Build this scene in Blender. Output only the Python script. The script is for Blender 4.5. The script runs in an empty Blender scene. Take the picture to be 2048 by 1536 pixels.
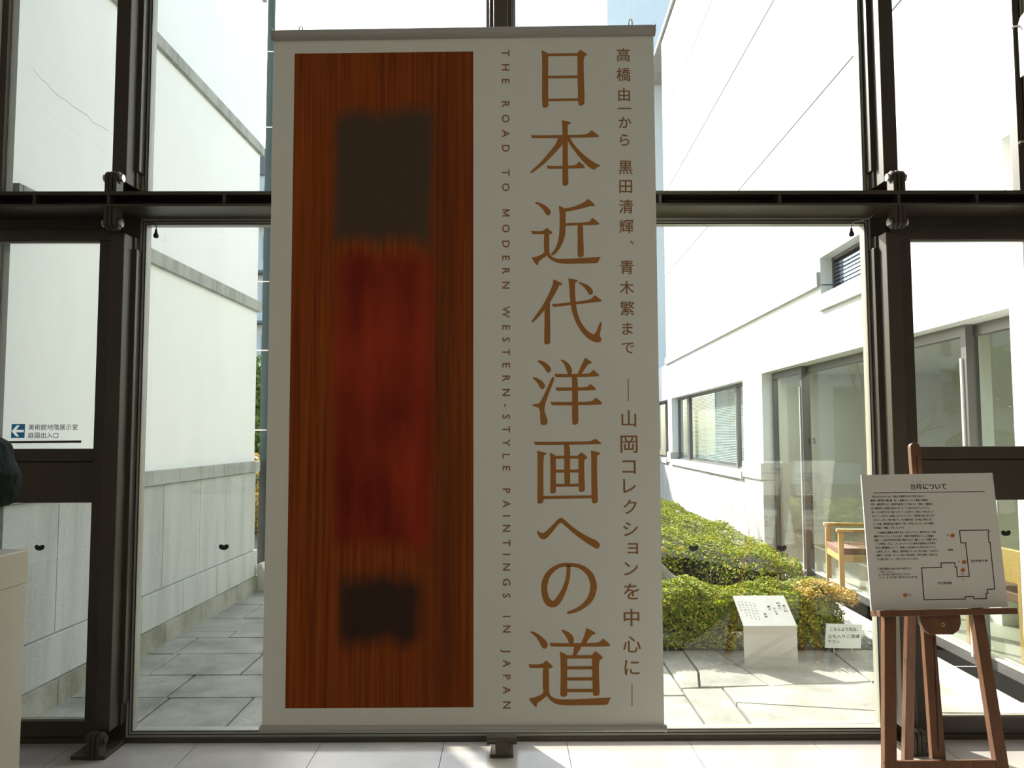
import bpy, math, random
from mathutils import Vector, Matrix
random.seed(7)
SC = bpy.context.scene
COL = SC.collection

# ------------------------------------------------------------------ camera
FPX = 1550.0
EYE = Vector((0, 0, 1.5))
RCAM = (Matrix.Rotation(math.radians(-.25), 3, 'Z') @ Matrix.Rotation(math.pi/2 + math.atan(102/FPX), 3, 'X')
        @ Matrix.Rotation(math.radians(-.15), 3, 'Z'))
cam_data = bpy.data.cameras.new('camera')
cam_data.sensor_width = 36.0
cam_data.lens = FPX/2048*36
cam_data.clip_end = 500
cam = bpy.data.objects.new('camera', cam_data)
COL.objects.link(cam)
cam.matrix_world = Matrix.Translation(EYE) @ RCAM.to_4x4()
SC.camera = cam

# ------------------------------------------------------------------ sky, sun, exposure
SUN_EL = math.radians(33)
SUN_AZ = Vector((-.50, .866))                     # horizontal direction towards the sun
world = bpy.data.worlds.new('sky')
SC.world = world
world.use_nodes = True
wn = world.node_tree
bg = wn.nodes['Background']
sky = wn.nodes.new('ShaderNodeTexSky')
sky.sky_type = 'NISHITA'
sky.sun_disc = False
sky.sun_elevation = SUN_EL
sky.sun_rotation = math.atan2(SUN_AZ.x, SUN_AZ.y)
sky.air_density = 1.0
sky.dust_density = 1.6
sky.ozone_density = 1.0
wn.links.new(sky.outputs[0], bg.inputs[0])
bg.inputs[1].default_value = 0.42
sun_data = bpy.data.lights.new('sun', 'SUN')
sun_data.energy = 11.0
sun_data.angle = math.radians(.6)
sun_data.color = (1, .95, .86)
sun = bpy.data.objects.new('sun', sun_data)
COL.objects.link(sun)
sun_dir = Vector((SUN_AZ.x*math.cos(SUN_EL), SUN_AZ.y*math.cos(SUN_EL), math.sin(SUN_EL))).normalized()
sun.rotation_euler = sun_dir.to_track_quat('Z', 'Y').to_euler()
sun.location = (-12, 20, 16)
SC.view_settings.view_transform = 'Standard'
SC.view_settings.look = 'None'
SC.view_settings.gamma = 1.0
SC.view_settings.use_curve_mapping = False
SC.view_settings.exposure = 0.25

# ------------------------------------------------------------------ helpers
def ray(x, y):
    return RCAM @ Vector(((x-1024)/FPX, -(y-768)/FPX, -1))
def at(x, y, X=None, Y=None, Z=None):
    d = ray(x, y)
    t = (X/d.x) if X is not None else (Y/d.y) if Y is not None else ((Z-1.5)/d.z)
    return EYE + d*t

class Frame:
    """a local frame: o + a*u + b*v + c*w"""
    def __init__(s, o, u, v, w):
        s.o, s.u, s.v, s.w = Vector(o), Vector(u), Vector(v), Vector(w)
    def __call__(s, p):
        return s.o + s.u*p[0] + s.v*p[1] + s.w*p[2]
    def uv(s, x, y):
        d = ray(x, y)
        n = s.w
        t = (s.o-EYE).dot(n)/d.dot(n)
        q = EYE + d*t - s.o
        return q.dot(s.u), q.dot(s.v)

ORG = {}
def mesh_obj(name, V, F, mat, parent=None, smooth=False, origin=None):
    if parent is not None:
        o0 = ORG[parent.name]
    elif origin is not None:
        o0 = Vector(origin)
    else:
        xs = [v[0] for v in V]; ys = [v[1] for v in V]; zs = [v[2] for v in V]
        o0 = Vector(((min(xs)+max(xs))/2, (min(ys)+max(ys))/2, min(zs)))
    me = bpy.data.meshes.new(name)
    me.from_pydata([Vector(v)-o0 for v in V], [], F)
    me.materials.append(mat)
    if smooth:
        me.polygons.foreach_set('use_smooth', [True]*len(me.polygons))
    me.update()
    ob = bpy.data.objects.new(name, me)
    COL.objects.link(ob)
    if parent is not None:
        ob.parent = parent
    else:
        ob.location = o0
    ORG[ob.name] = o0
    return ob

def tag(o, label=None, cat=None, group=None, kind=None):
    if label: o['label'] = label
    if cat: o['category'] = cat
    if group: o['group'] = group
    if kind: o['kind'] = kind
    return o

def thing(name, loc, label=None, cat=None, group=None, kind=None):
    o = bpy.data.objects.new(name, None)
    COL.objects.link(o)
    o.location = loc
    o.empty_display_size = .1
    ORG[o.name] = Vector(loc)
    return tag(o, label, cat, group, kind)

def bevel(o, w=.003, seg=2):
    m = o.modifiers.new('bevel', 'BEVEL')
    m.width = w; m.segments = seg; m.limit_method = 'ANGLE'; m.angle_limit = math.radians(40)
    return o

class MB:
    def __init__(s, T=None):
        s.V = []; s.F = []; s.T = T
    def add(s, V, F):
        b = len(s.V)
        s.V += [s.T(v) if s.T else Vector(v) for v in V]
        s.F += [[i+b for i in f] for f in F]
        return s
    def box(s, x0, x1, y0, y1, z0, z1):
        if x0 > x1: x0, x1 = x1, x0
        if y0 > y1: y0, y1 = y1, y0
        if z0 > z1: z0, z1 = z1, z0
        return s.add([(x, y, z) for z in (z0, z1) for y in (y0, y1) for x in (x0, x1)],
                     [(0, 2, 3, 1), (4, 5, 7, 6), (0, 1, 5, 4), (2, 6, 7, 3), (0, 4, 6, 2), (1, 3, 7, 5)])
    def prism(s, poly, off):
        """poly: 3-D outline; off: extrusion vector (local)"""
        n = len(poly); off = Vector(off)
        P = [Vector(p) for p in poly]
        V = P + [p+off for p in P]
        F = [list(range(n))[::-1], list(range(n, 2*n))]
        F += [[i, (i+1) % n, n+(i+1) % n, n+i] for i in range(n)]
        return s.add(V, F)
    def tube(s, pts, rad, n=8, caps=True):
        pts = [Vector(p) for p in pts]
        if not isinstance(rad, (list, tuple)): rad = [rad]*len(pts)
        V = []; F = []
        up = None
        for i, p in enumerate(pts):
            d = (pts[min(i+1, len(pts)-1)] - pts[max(i-1, 0)]).normalized()
            if up is None:
                up = Vector((0, 0, 1)) if abs(d.z) < .9 else Vector((1, 0, 0))
            a = d.cross(up).normalized(); b = d.cross(a).normalized(); up = -b if False else up
            for k in range(n):
                t = 2*math.pi*k/n
                V.append(p + (a*math.cos(t)+b*math.sin(t))*rad[i])
        for i in range(len(pts)-1):
            for k in range(n):
                F.append([i*n+k, i*n+(k+1) % n, (i+1)*n+(k+1) % n, (i+1)*n+k])
        if caps:
            F.append(list(range(n))[::-1]); F.append([(len(pts)-1)*n+k for k in range(n)])
        return s.add(V, F)
    def cyl(s, p0, p1, r, n=16):
        return s.tube([p0, p1], r, n)
    def lathe(s, c, prof, n=20):
        V = []; F = []
        for (r, z) in prof:
            for k in range(n):
                t = 2*math.pi*k/n
                V.append((c[0]+r*math.cos(t), c[1]+r*math.sin(t), c[2]+z))
        for i in range(len(prof)-1):
            for k in range(n):
                F.append([i*n+k, i*n+(k+1) % n, (i+1)*n+(k+1) % n, (i+1)*n+k])
        F.append(list(range(n))[::-1]); F.append([(len(prof)-1)*n+k for k in range(n)])
        return s.add(V, F)
    def build(s, name, mat, parent=None, smooth=False, origin=None):
        return mesh_obj(name, s.V, s.F, mat, parent, smooth, origin)

def Box(name, mat, parent, x0, x1, y0, y1, z0, z1, T=None, bev=0):
    o = MB(T).box(x0, x1, y0, y1, z0, z1).build(name, mat, parent)
    if bev: bevel(o, bev)
    return o

# ------------------------------------------------------------------ materials
def mat(name, col, rough=.6, metal=0, col2=None, nscale=6, stretch=(1, 1, 1), bump=0, bscale=60, spec=.5, detail=5, contrast=(.35, .65)):
    m = bpy.data.materials.new(name); m.use_nodes = True
    nt = m.node_tree; b = nt.nodes['Principled BSDF']
    b.inputs['Base Color'].default_value = (*col, 1)
    b.inputs['Roughness'].default_value = rough
    b.inputs['Metallic'].default_value = metal
    b.inputs['Specular IOR Level'].default_value = spec
    if col2 or bump:
        tc = nt.nodes.new('ShaderNodeTexCoord'); mp = nt.nodes.new('ShaderNodeMapping')
        mp.inputs['Scale'].default_value = stretch
        nt.links.new(tc.outputs['Object'], mp.inputs[0])
    if col2:
        n = nt.nodes.new('ShaderNodeTexNoise'); n.inputs['Scale'].default_value = nscale; n.inputs['Detail'].default_value = detail
        nt.links.new(mp.outputs[0], n.inputs['Vector'])
        r = nt.nodes.new('ShaderNodeValToRGB')
        r.color_ramp.elements[0].position = contrast[0]; r.color_ramp.elements[0].color = (*col, 1)
        r.color_ramp.elements[1].position = contrast[1]; r.color_ramp.elements[1].color = (*col2, 1)
        nt.links.new(n.outputs[0], r.inputs[0]); nt.links.new(r.outputs[0], b.inputs['Base Color'])
    if bump:
        n2 = nt.nodes.new('ShaderNodeTexNoise'); n2.inputs['Scale'].default_value = bscale; n2.inputs['Detail'].default_value = 4
        nt.links.new(mp.outputs[0], n2.inputs['Vector'])
        bp = nt.nodes.new('ShaderNodeBump'); bp.inputs['Strength'].default_value = bump; bp.inputs['Distance'].default_value = .01
        nt.links.new(n2.outputs[0], bp.inputs['Height']); nt.links.new(bp.outputs[0], b.inputs['Normal'])
    return m

def mat_stone(name, base, dark, speck=.06, rough=.8, streak=True, sscale=(3, 3, .5), sn=(.42, .75)):
    """speckled stone with weather stains"""
    m = bpy.data.materials.new(name); m.use_nodes = True
    nt = m.node_tree; b = nt.nodes['Principled BSDF']; b.inputs['Roughness'].default_value = rough
    L = nt.links.new
    tc = nt.nodes.new('ShaderNodeTexCoord')
    n1 = nt.nodes.new('ShaderNodeTexNoise'); n1.inputs['Scale'].default_value = 130; n1.inputs['Detail'].default_value = 3
    L(tc.outputs['Object'], n1.inputs['Vector'])
    mp = nt.nodes.new('ShaderNodeMapping'); mp.inputs['Scale'].default_value = sscale; L(tc.outputs['Object'], mp.inputs[0])
    n2 = nt.nodes.new('ShaderNodeTexNoise'); n2.inputs['Scale'].default_value = 1.6; n2.inputs['Detail'].default_value = 6
    n2.inputs['Roughness'].default_value = .62
    L(mp.outputs[0], n2.inputs['Vector'])
    r = nt.nodes.new('ShaderNodeValToRGB')
    r.color_ramp.elements[0].position = sn[0]; r.color_ramp.elements[0].color = (*base, 1)
    r.color_ramp.elements[1].position = sn[1]; r.color_ramp.elements[1].color = (*dark, 1)
    L(n2.outputs[0], r.inputs[0])
    mr = nt.nodes.new('ShaderNodeMapRange'); mr.inputs[1].default_value = .3; mr.inputs[2].default_value = .7
    mr.inputs[3].default_value = 1-speck*3; mr.inputs[4].default_value = 1+speck*3
    L(n1.outputs[0], mr.inputs[0])
    mx = nt.nodes.new('ShaderNodeVectorMath'); mx.operation = 'SCALE'
    L(r.outputs[0], mx.inputs[0]); L(mr.outputs[0], mx.inputs['Scale'])
    L(mx.outputs[0], b.inputs['Base Color'])
    bp = nt.nodes.new('ShaderNodeBump'); bp.inputs['Strength'].default_value = .15; bp.inputs['Distance'].default_value = .003
    L(n1.outputs[0], bp.inputs['Height']); L(bp.outputs[0], b.inputs['Normal'])
    return m

def mat_wood(name, c1, c2, rough=.45, axis='Z', scale=9):
    m = bpy.data.materials.new(name); m.use_nodes = True
    nt = m.node_tree; b = nt.nodes['Principled BSDF']; b.inputs['Roughness'].default_value = rough
    L = nt.links.new
    tc = nt.nodes.new('ShaderNodeTexCoord'); mp = nt.nodes.new('ShaderNodeMapping')
    s = [6, 6, 6]; s['XYZ'.index(axis)] = .5
    mp.inputs['Scale'].default_value = s
    L(tc.outputs['Object'], mp.inputs[0])
    n = nt.nodes.new('ShaderNodeTexNoise'); n.inputs['Scale'].default_value = scale; n.inputs['Detail'].default_value = 6; n.inputs['Distortion'].default_value = .6
    L(mp.outputs[0], n.inputs['Vector'])
    r = nt.nodes.new('ShaderNodeValToRGB')
    r.color_ramp.elements[0].position = .32; r.color_ramp.elements[0].color = (*c1, 1)
    r.color_ramp.elements[1].position = .7; r.color_ramp.elements[1].color = (*c2, 1)
    L(n.outputs[0], r.inputs[0]); L(r.outputs[0], b.inputs['Base Color'])
    return m

def mat_glass(name, tint=(.95, .98, .96), refl=1.0):
    m = bpy.data.materials.new(name); m.use_nodes = True
    nt = m.node_tree; nt.nodes.clear(); L = nt.links.new
    out = nt.nodes.new('ShaderNodeOutputMaterial'); mix = nt.nodes.new('ShaderNodeMixShader')
    tr = nt.nodes.new('ShaderNodeBsdfTransparent'); tr.inputs[0].default_value = (*tint, 1)
    gl = nt.nodes.new('ShaderNodeBsdfGlossy'); gl.inputs['Roughness'].default_value = 0.0
    gl.inputs[0].default_value = (refl, refl, refl, 1)
    fr = nt.nodes.new('ShaderNodeFresnel'); fr.inputs[0].default_value = 1.5
    ge = nt.nodes.new('ShaderNodeNewGeometry'); mr = nt.nodes.new('ShaderNodeMapRange')     # thin sheet: same reflectance from both faces
    mr.inputs[3].default_value = 1.5; mr.inputs[4].default_value = 1/1.5
    L(ge.outputs['Backfacing'], mr.inputs[0]); L(mr.outputs[0], fr.inputs[0])
    L(fr.outputs[0], mix.inputs[0]); L(tr.outputs[0], mix.inputs[1]); L(gl.outputs[0], mix.inputs[2]); L(mix.outputs[0], out.inputs[0])
    return m

def mat_leaf(name, stops, rough=.45, transl=.3):
    m = bpy.data.materials.new(name); m.use_nodes = True
    nt = m.node_tree; L = nt.links.new; b = nt.nodes['Principled BSDF']; b.inputs['Roughness'].default_value = rough; b.inputs['Specular IOR Level'].default_value = .22
    out = nt.nodes['Material Output']
    g = nt.nodes.new('ShaderNodeNewGeometry'); r = nt.nodes.new('ShaderNodeValToRGB')
    els = r.color_ramp.elements
    while len(els) < len(stops): els.new(.5)
    for e, (p, c) in zip(els, stops): e.position = p; e.color = (*c, 1)
    L(g.outputs['Random Per Island'], r.inputs[0]); L(r.outputs[0], b.inputs['Base Color'])
    t = nt.nodes.new('ShaderNodeBsdfTranslucent'); L(r.outputs[0], t.inputs[0])
    mx = nt.nodes.new('ShaderNodeMixShader'); mx.inputs[0].default_value = transl
    L(b.outputs[0], mx.inputs[1]); L(t.outputs[0], mx.inputs[2]); L(mx.outputs[0], out.inputs[0])
    return m

M = {}
M['steel'] = mat('brown_painted_steel', (.040, .031, .021), .42, 0, (.050, .040, .028), 3)
M['frame'] = mat('bronze_aluminium_frame', (.30, .29, .24), .35)
M['cover'] = mat('satin_brown_steel', (.050, .042, .032), .28)
M['gasket'] = mat('black_gasket', (.012, .012, .016), .7)
M['darkweb'] = mat('dark_steel_web', (.022, .019, .015), .6)
M['chrome'] = mat('bright_bolt_steel', (.55, .54, .5), .3, 1)
M['glass'] = mat_glass('clear_glass', (.965, .985, .97))
M['bglass'] = mat_glass('building_glass', (.90, .95, .93), .8)
M['plaster'] = mat('white_plaster', (.80, .82, .80), .85, 0, (.76, .785, .77), 2.5, (1, 1, .35), .1, 90)
M['band'] = mat_stone('band_concrete', (.36, .37, .34), (.19, .20, .18), .05, .85, True, (4, 4, .8), (.45, .72))
M['granite'] = mat_stone('wall_granite', (.44, .46, .44), (.30, .31, .29), .05, .85, True, (3, 3, .35), (.45, .75))
M['plinthg'] = mat_stone('plinth_granite', (.34, .34, .29), (.15, .15, .10), .06, .9, True, (2, 2, 1.5), (.4, .7))
M['flag'] = mat_stone('flagstone_granite', (.33, .32, .275), (.17, .165, .14), .07, .8, True, (1.5, 1.5, 1), (.40, .68))
M['kerb'] = mat_stone('pale_granite', (.52, .51, .47), (.40, .39, .36), .06, .8, True, (2, 2, 1), (.4, .7))
M['joint'] = mat('dark_joint', (.05, .05, .04), .95, 0, (.08, .075, .06), 20)
M['soil'] = mat('garden_soil', (.10, .075, .05), .95, 0, (.17, .12, .08), 25, (1, 1, 1), .6, 80)
M['tile'] = mat('polished_floor_tile', (.43, .395, .37), .16, 0, (.38, .35, .33), 5, (1, 1, 1), 0, 60, .18)
M['grout'] = mat('floor_grout', (.36, .33, .30), .6)
M['room'] = mat('lobby_wall', (.62, .60, .55), .8, 0, (.58, .56, .52), 2)
M['ceil'] = mat('lobby_ceiling', (.72, .71, .68), .9, 0, (.70, .69, .66), 2)
M['cloth'] = mat('banner_cloth', (.79, .81, .75), .75, 0, (.77, .79, .73), 2.0, (1, 1, 1), .08, 500)
M['rod'] = mat('grey_banner_rod', (.42, .41, .38), .4)
M['ink'] = mat('brown_print', (.40, .165, .030), .7, 0, (.36, .15, .028), 3)
M['ink2'] = mat('small_brown_print', (.30, .145, .055), .7)
M['black'] = mat('black_print', (.025, .02, .022), .6)
M['maroon'] = mat('maroon_print', (.10, .03, .03), .6)
M['board'] = mat('white_foam_board', (.74, .73, .69), .6)
M['orange'] = mat('persimmon_print', (.62, .17, .03), .6)
M['leafink'] = mat('leaf_print', (.05, .05, .02), .6)
M['easel'] = mat_wood('easel_wood', (.125, .050, .023), (.175, .075, .034), .35)
M['brass'] = mat('brass', (.75, .55, .15), .25, 1)
M['marble'] = mat('pedestal_stone', (.78, .73, .61), .45, 0, (.68, .63, .51), 3, (1, 1, .4), 0)
M['bronze'] = mat('dark_bronze', (.006, .008, .007), .6, 0, (.022, .036, .030), 14, (1, 1, 1), 1.0, 32, .04)
M['blue'] = mat('blue_vinyl', (.03, .30, .66), .5)
M['white'] = mat('white_vinyl', (.80, .82, .84), .5)  # white stands for sunlight on the flange plate
M['barvinyl'] = mat('dark_vinyl', (.05, .035, .03), .5)
M['plaque'] = mat('satin_stainless', (.56, .55, .52), .38, .6)
M['greyink'] = mat('grey_engraving', (.04, .04, .04), .7)
M['fainting'] = mat('faint_engraving', (.16, .16, .16), .7)
M['notice'] = mat('notice_plastic', (.72, .74, .70), .5)
M['pipe'] = mat('downpipe_green_grey', (.040, .060, .062), .6, spec=.2)
M['pipeblack'] = mat('downpipe_black', (.012, .016, .016), .4)
M['winframe'] = mat('building_window_frame', (.16, .155, .15), .35, .4)
M['alu'] = mat('bright_aluminium', (.62, .60, .56), .4, .4)
M['slat'] = mat('blind_slat', (.55, .60, .60), .5)
M['louvre'] = mat('louvre_blade', (.16, .18, .20), .45, .2)
M['chair'] = mat_wood('chair_beech', (.58, .32, .10), (.66, .40, .15), .4)
M['seat'] = mat('chair_seat', (.22, .10, .06), .7)
M['libfloor'] = mat('library_floor', (.42, .38, .30), .5, 0, (.38, .34, .27), 3)
M['libwall'] = mat('library_wall', (.74, .72, .66), .85)
M['bark'] = mat('bark', (.16, .12, .09), .9, 0, (.24, .19, .14), 30, (1, 1, .3), .5, 60)
M['rock'] = mat_stone('garden_rock', (.25, .24, .20), (.13, .13, .10), .07, .9, True, (3, 3, 3))
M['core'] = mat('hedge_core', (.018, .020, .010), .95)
M['leaf'] = mat_leaf('hedge_leaf', [(0, (.07, .115, .006)), (.35, (.17, .23, .012)), (.7, (.34, .38, .025)), (.93, (.50, .49, .07)), (1, (.42, .19, .05))], .55, .35)
M['leafy'] = mat_leaf('yellow_leaf', [(0, (.30, .28, .05)), (.5, (.62, .40, .08)), (1, (.72, .52, .22))])
M['leafd'] = mat_leaf('pine_leaf', [(0, (.03, .06, .01)), (.6, (.07, .12, .02)), (1, (.13, .17, .04))])
M['leaft'] = mat_leaf('tree_leaf', [(0, (.06, .12, .02)), (.6, (.12, .20, .03)), (1, (.25, .30, .05))])
M['rooftile'] = mat('grey_roof_tile', (.07, .075, .085), .5, 0, (.11, .115, .125), 12)
M['housewall'] = mat('pale_house_wall', (.74, .73, .68), .8)
M['housedark'] = mat('slate_house_wall', (.20, .20, .19), .7)
M['wire'] = mat('thin_wire', (.60, .60, .58), .4, .5)
M['rubber'] = mat('black_rubber', (.012, .012, .016), .5)

# ------------------------------------------------------------------ text helpers
_tc = {}
def text_mesh(s, bold=0.0, res=2, align='LEFT', space=1.0, line=1.0):
    key = (s, bold, res, align, space, line)
    if key in _tc: return _tc[key]
    cu = bpy.data.curves.new('lettering', 'FONT')
    cu.body = s; cu.size = 1; cu.resolution_u = res; cu.offset = bold; cu.align_x = align
    cu.space_character = space; cu.space_line = line
    ob = bpy.data.objects.new('lettering', cu); COL.objects.link(ob)
    dg = bpy.context.evaluated_depsgraph_get()
    ev = ob.evaluated_get(dg); me = ev.to_mesh()
    V = [(v.co.x, v.co.y) for v in me.vertices]; F = [list(p.vertices) for p in me.polygons]
    ev.to_mesh_clear()
    bpy.data.objects.remove(ob); bpy.data.curves.remove(cu)
    _tc[key] = (V, F)
    return V, F
def embolden(V, F, d):
    """three slightly shifted copies: a heavier weight"""
    n = len(V); W_ = []; G_ = []
    for k, (dx, dy) in enumerate(((0, 0), (d, 0), (d/2, d*.6))):
        W_ += [(x+dx, y+dy) for x, y in V]; G_ += [[i+k*n for i in f] for f in F]
    return W_, G_
def bounds(V):
    xs = [v[0] for v in V]; ys = [v[1] for v in V]
    return min(xs), max(xs), min(ys), max(ys)
def fit(V, u0, u1, v0, v1, rot=0):
    """scale 2-D points into the rectangle"""
    if rot: V = [(v[1], -v[0]) for v in V]
    a, b, c, d = bounds(V)
    return [(u0+(x-a)/max(b-a, 1e-6)*(u1-u0), v0+(y-c)/max(d-c, 1e-6)*(v1-v0)) for x, y in V]
def chaikin(P, n=1):
    for _ in range(n):
        Q = []
        for i in range(len(P)):
            a = P[i]; b = P[(i+1) % len(P)]
            Q.append((a[0]*.8+b[0]*.2, a[1]*.8+b[1]*.2)); Q.append((a[0]*.2+b[0]*.8, a[1]*.2+b[1]*.8))
        P = Q
    return P

# =================================================================== LOBBY SHELL
YG = 3.95                                   # glass plane
LX0, LX1, LY0, ZC = -5.6, 6.2, -7.0, 5.4
fl = thing('floor', (0, 0, 0), kind='structure')
Box('screed', M['grout'], fl, LX0, LX1, LY0, YG+.06, -.12, -.012)
TS = .60
tx0 = -2.72
for i in range(-4, 14):
    for j in range(0, 7):
        x0 = tx0+i*TS; y1 = YG-.03-j*TS
        if x0 < LX0 or x0+TS > LX1: continue
        Box('tile', M['tile'], fl, x0+.0015, x0+TS-.0015, y1-TS+.0015, y1-.0015, -.012, 0)
Box('tile_field', M['tile'], fl, LX0, LX1, LY0, YG-.03-7*TS, -.012, 0)['kind'] = 'stuff'
def struct(name, m, *b):
    return tag(Box(name, m, None, *b), kind='structure')
struct('ceiling', M['ceil'], LX0, LX1, LY0, YG+.1, ZC, ZC+.15)
struct('wall_left', M['room'], LX0-.15, LX0, LY0, YG+.1, -.1, ZC)
struct('wall_right', M['room'], LX1, LX1+.15, LY0, YG+.1, -.1, ZC)
struct('wall_back', M['room'], LX0, LX1, LY0-.15, LY0, -.1, ZC)
struct('wall_front_left', M['room'], LX0, -2.66, YG-.02, YG+.14, -.1, ZC)
struct('wall_front_right', M['room'], 2.72, LX1, YG-.02, YG+.14, -.1, ZC)

# unseen fill lamps added at the ceiling to brighten lobby and banner
M['lamp'] = bpy.data.materials.new('lamp_diffuser'); M['lamp'].use_nodes = True
_b = M['lamp'].node_tree.nodes['Principled BSDF']
_b.inputs['Emission Color'].default_value = (1, .93, .80, 1); _b.inputs['Emission Strength'].default_value = 1.2
for i, (x, y) in enumerate(((-1.75, -2.4), (-.35, -2.4), (1.05, -2.4), (-1.75, -4.6), (-.35, -4.6), (1.05, -4.6))):
    lp = thing('ceiling_lamp', (x, y, ZC-.06), 'recessed rectangular ceiling lamp above the lobby, %s row, %s' % (('nearer the glass', 'farther from the glass')[i//3], ('left', 'middle', 'right')[i % 3]), 'lamp', 'lobby ceiling lamps')
    Box('housing', M['alu'], lp, x-.60, x+.60, y-.35, y+.35, ZC-.05, ZC)
    Box('diffuser', M['lamp'], lp, x-.55, x+.55, y-.3, y+.3, ZC-.058, ZC-.05)
    ld = bpy.data.lights.new('lamp_light', 'AREA'); ld.shape = 'RECTANGLE'; ld.size = 1.1; ld.size_y = .6
    ld.energy = 14; ld.color = (1, .95, .82)
    lo = bpy.data.objects.new('lamp_light', ld); COL.objects.link(lo); lo.parent = lp; lo.location = (0, 0, -.01)

# =================================================================== GLAZED FRONT
tag(Box('trim_2', mat('dark_end_post', (.040, .031, .021), .42), None, -2.72, -2.626, 3.952, 3.985, 2.70, ZC), kind='structure')
XM = (-1.932, -.036, 1.910)                 # mullion centres
ZT0, ZT1 = 2.612, 2.686                     # transom channel
FY0, FY1 = YG-.028, YG+.03                  # glazing frame depth
def lug(mb_parent, x, z, up, sgn):
    """pin-jointed clevis: two cheek plates, tongue plate, pin"""
    y = 3.735
    for dx, nm in ((-.021, 'lug_plate'), (.021, 'lug_plate'), (0, 'lug_plate')):
        r = .032 if dx else .034
        pts = []
        base = z-.075*up
        a0 = 0 if up > 0 else math.pi
        pts.append((x+dx-.008, y+r, base))
        for k in range(9):
            t = math.pi*k/8
            pts.append((x+dx-.008, y+r*math.cos(t), z+up*r*math.sin(t)))
        pts.append((x+dx-.008, y-r, base))
        o = MB().prism(pts, (.016, 0, 0)).build(nm, M['steel'], mb_parent)
    o = MB().cyl((x-.047, y, z), (x+.047, y, z), .0185, 18).build('pin', M['steel'] if sgn == 0 else M['chrome'], mb_parent)
    for e in (-1, 1):
        MB().cyl((x+e*.0295, y, z), (x+e*.034, y, z), .027, 18).build('washer', M['steel'], mb_parent)

def mullion(x, label, sgn):
    t = thing('steel_mullion', (x, YG, 0), label, 'mullion', 'steel mullions of the glazed front')
    hw = .036
    for (z0, z1, c0, c1) in ((.10, ZT0-.11, .20, ZT0-.17), (ZT1+.07, ZC, ZT1+.155, ZC)):
        Box('fin', M['steel'], t, x-hw, x+hw, 3.78, 3.87, z0, z1, bev=.003)
        Box('cover_box', M['cover'], t, x-.058, x+.058, 3.865, YG-.028, c0, c1, bev=.002)
        Box('cover_box', M['steel'], t, x-.045, x+.045, 3.870, YG-.028, z0, z1)
    Box('glazing_post', M['steel'], t, x-.046, x+.046, YG-.028, YG+.06, .0, ZC)
    lug(t, x, ZT1+.075, 1, sgn); lug(t, x, ZT0-.075, -1, sgn)
    lug(t, x, .085, 1, 0)
    Box('base_plate', M['steel'], t, x-(.055 if sgn >= 0 else .105), x+.055 if sgn <= 0 else x+.105, 3.71, YG-.03, .0, .018, bev=.002)
    if sgn == 0:
        MB().cyl((x-.070, 3.735, .085), (x+.070, 3.735, .085), .030, 20).build('base_pin', M['steel'], t)
        Box('base_block', M['steel'], t, x-.030, x+.030, 3.70, 3.77, .018, .075, bev=.002)
    return t
mullion(XM[0], 'dark brown steel mullion between the left door and the banner bay', -1)
mullion(XM[1], 'brown steel mullion mostly hidden behind the hanging banner', 0)
mullion(XM[2], 'brown steel mullion between the banner bay and the easel side door', 1)

# transom channel
tr = thing('steel_transom', (0, 3.82, ZT0), 'horizontal brown steel channel beam with stiffener plates crossing the glazing', 'beam')
Box('top_flange', M['steel'], tr, -2.66, 2.72, 3.70, YG-.029, ZT1-.018, ZT1, bev=.002)
Box('bottom_flange', M['steel'], tr, -2.66, 2.72, 3.70, YG-.029, ZT0, ZT0+.012, bev=.002)
Box('web', M['darkweb'], tr, -2.66, 2.72, 3.80, 3.815, ZT0+.012, ZT1-.018)
for x in (-2.30, -1.94, -1.38, -.78, -.036, .74, 1.323, 1.905, 2.287):
    Box('stiffener', M['steel'], tr, x-.007, x+.007, 3.702, 3.80, ZT0+.012, ZT1-.018)

def pane_frame(t, x0, x1, z0, z1, w=.030, m='frame'):
    """aluminium glazing frame with a dark gasket line around one pane"""
    for (a, b, c, d) in ((x0, x0+w, z0, z1), (x1-w, x1, z0, z1)):
        Box('frame_jamb', M[m], t, a, b, FY0, FY1, c, d)
    Box('frame_head', M[m], t, x0+w, x1-w, FY0, FY1, z1-w, z1)
    Box('frame_sill', M[m], t, x0+w, x1-w, FY0, FY1, z0, z0+w)
    g = .004
    for k, off in ((0, .0), (1, .0145)):
        i0 = x0+w-off; i1 = x1-w+off; j0 = z0+w-off; j1 = z1-w+off
        yy = FY0-.0015
        mb = MB()
        mb.box(i0-g, i0, yy, FY0+.004, j0-g, j1+g); mb.box(i1, i1+g, yy, FY0+.004, j0-g, j1+g)
        mb.box(i0, i1, yy, FY0+.004, j1, j1+g); mb.box(i0, i1, yy, FY0+.004, j0-g, j0)
        mb.build('gasket', M['gasket'], t)
    Box('pane', M['glass'], t, x0+w-.002, x1-w+.002, YG-.004, YG+.004, z0+w-.002, z1-w+.002)

wi = 0
def window(x0, x1, z0, z1, w=.030):
    global wi
    wi += 1
    t = thing('window_%d' % wi, ((x0+x1)/2, YG, z0), kind='structure')
    pane_frame(t, x0, x1, z0, z1, w)
    return t
h = .046
ZS = .022
window(-2.70, XM[0]-h, ZT1, ZC, .035)
window(XM[0]+h, XM[1]-h, ZT1-.07, ZC)
window(XM[1]+h, XM[2]-h, ZT1-.07, ZC)
window(XM[2]+h, 2.72, ZT1, ZC, .035)
w_l = window(XM[0]+h, XM[1]-h, ZS, ZT0)
w_r = window(XM[1]+h, XM[2]-h, ZS, ZT0)
t = tag(Box('trim_1', M['steel'], None, XM[0]+h, XM[2]-h, 3.905, YG+.03, 0, ZS), kind='structure')

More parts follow.
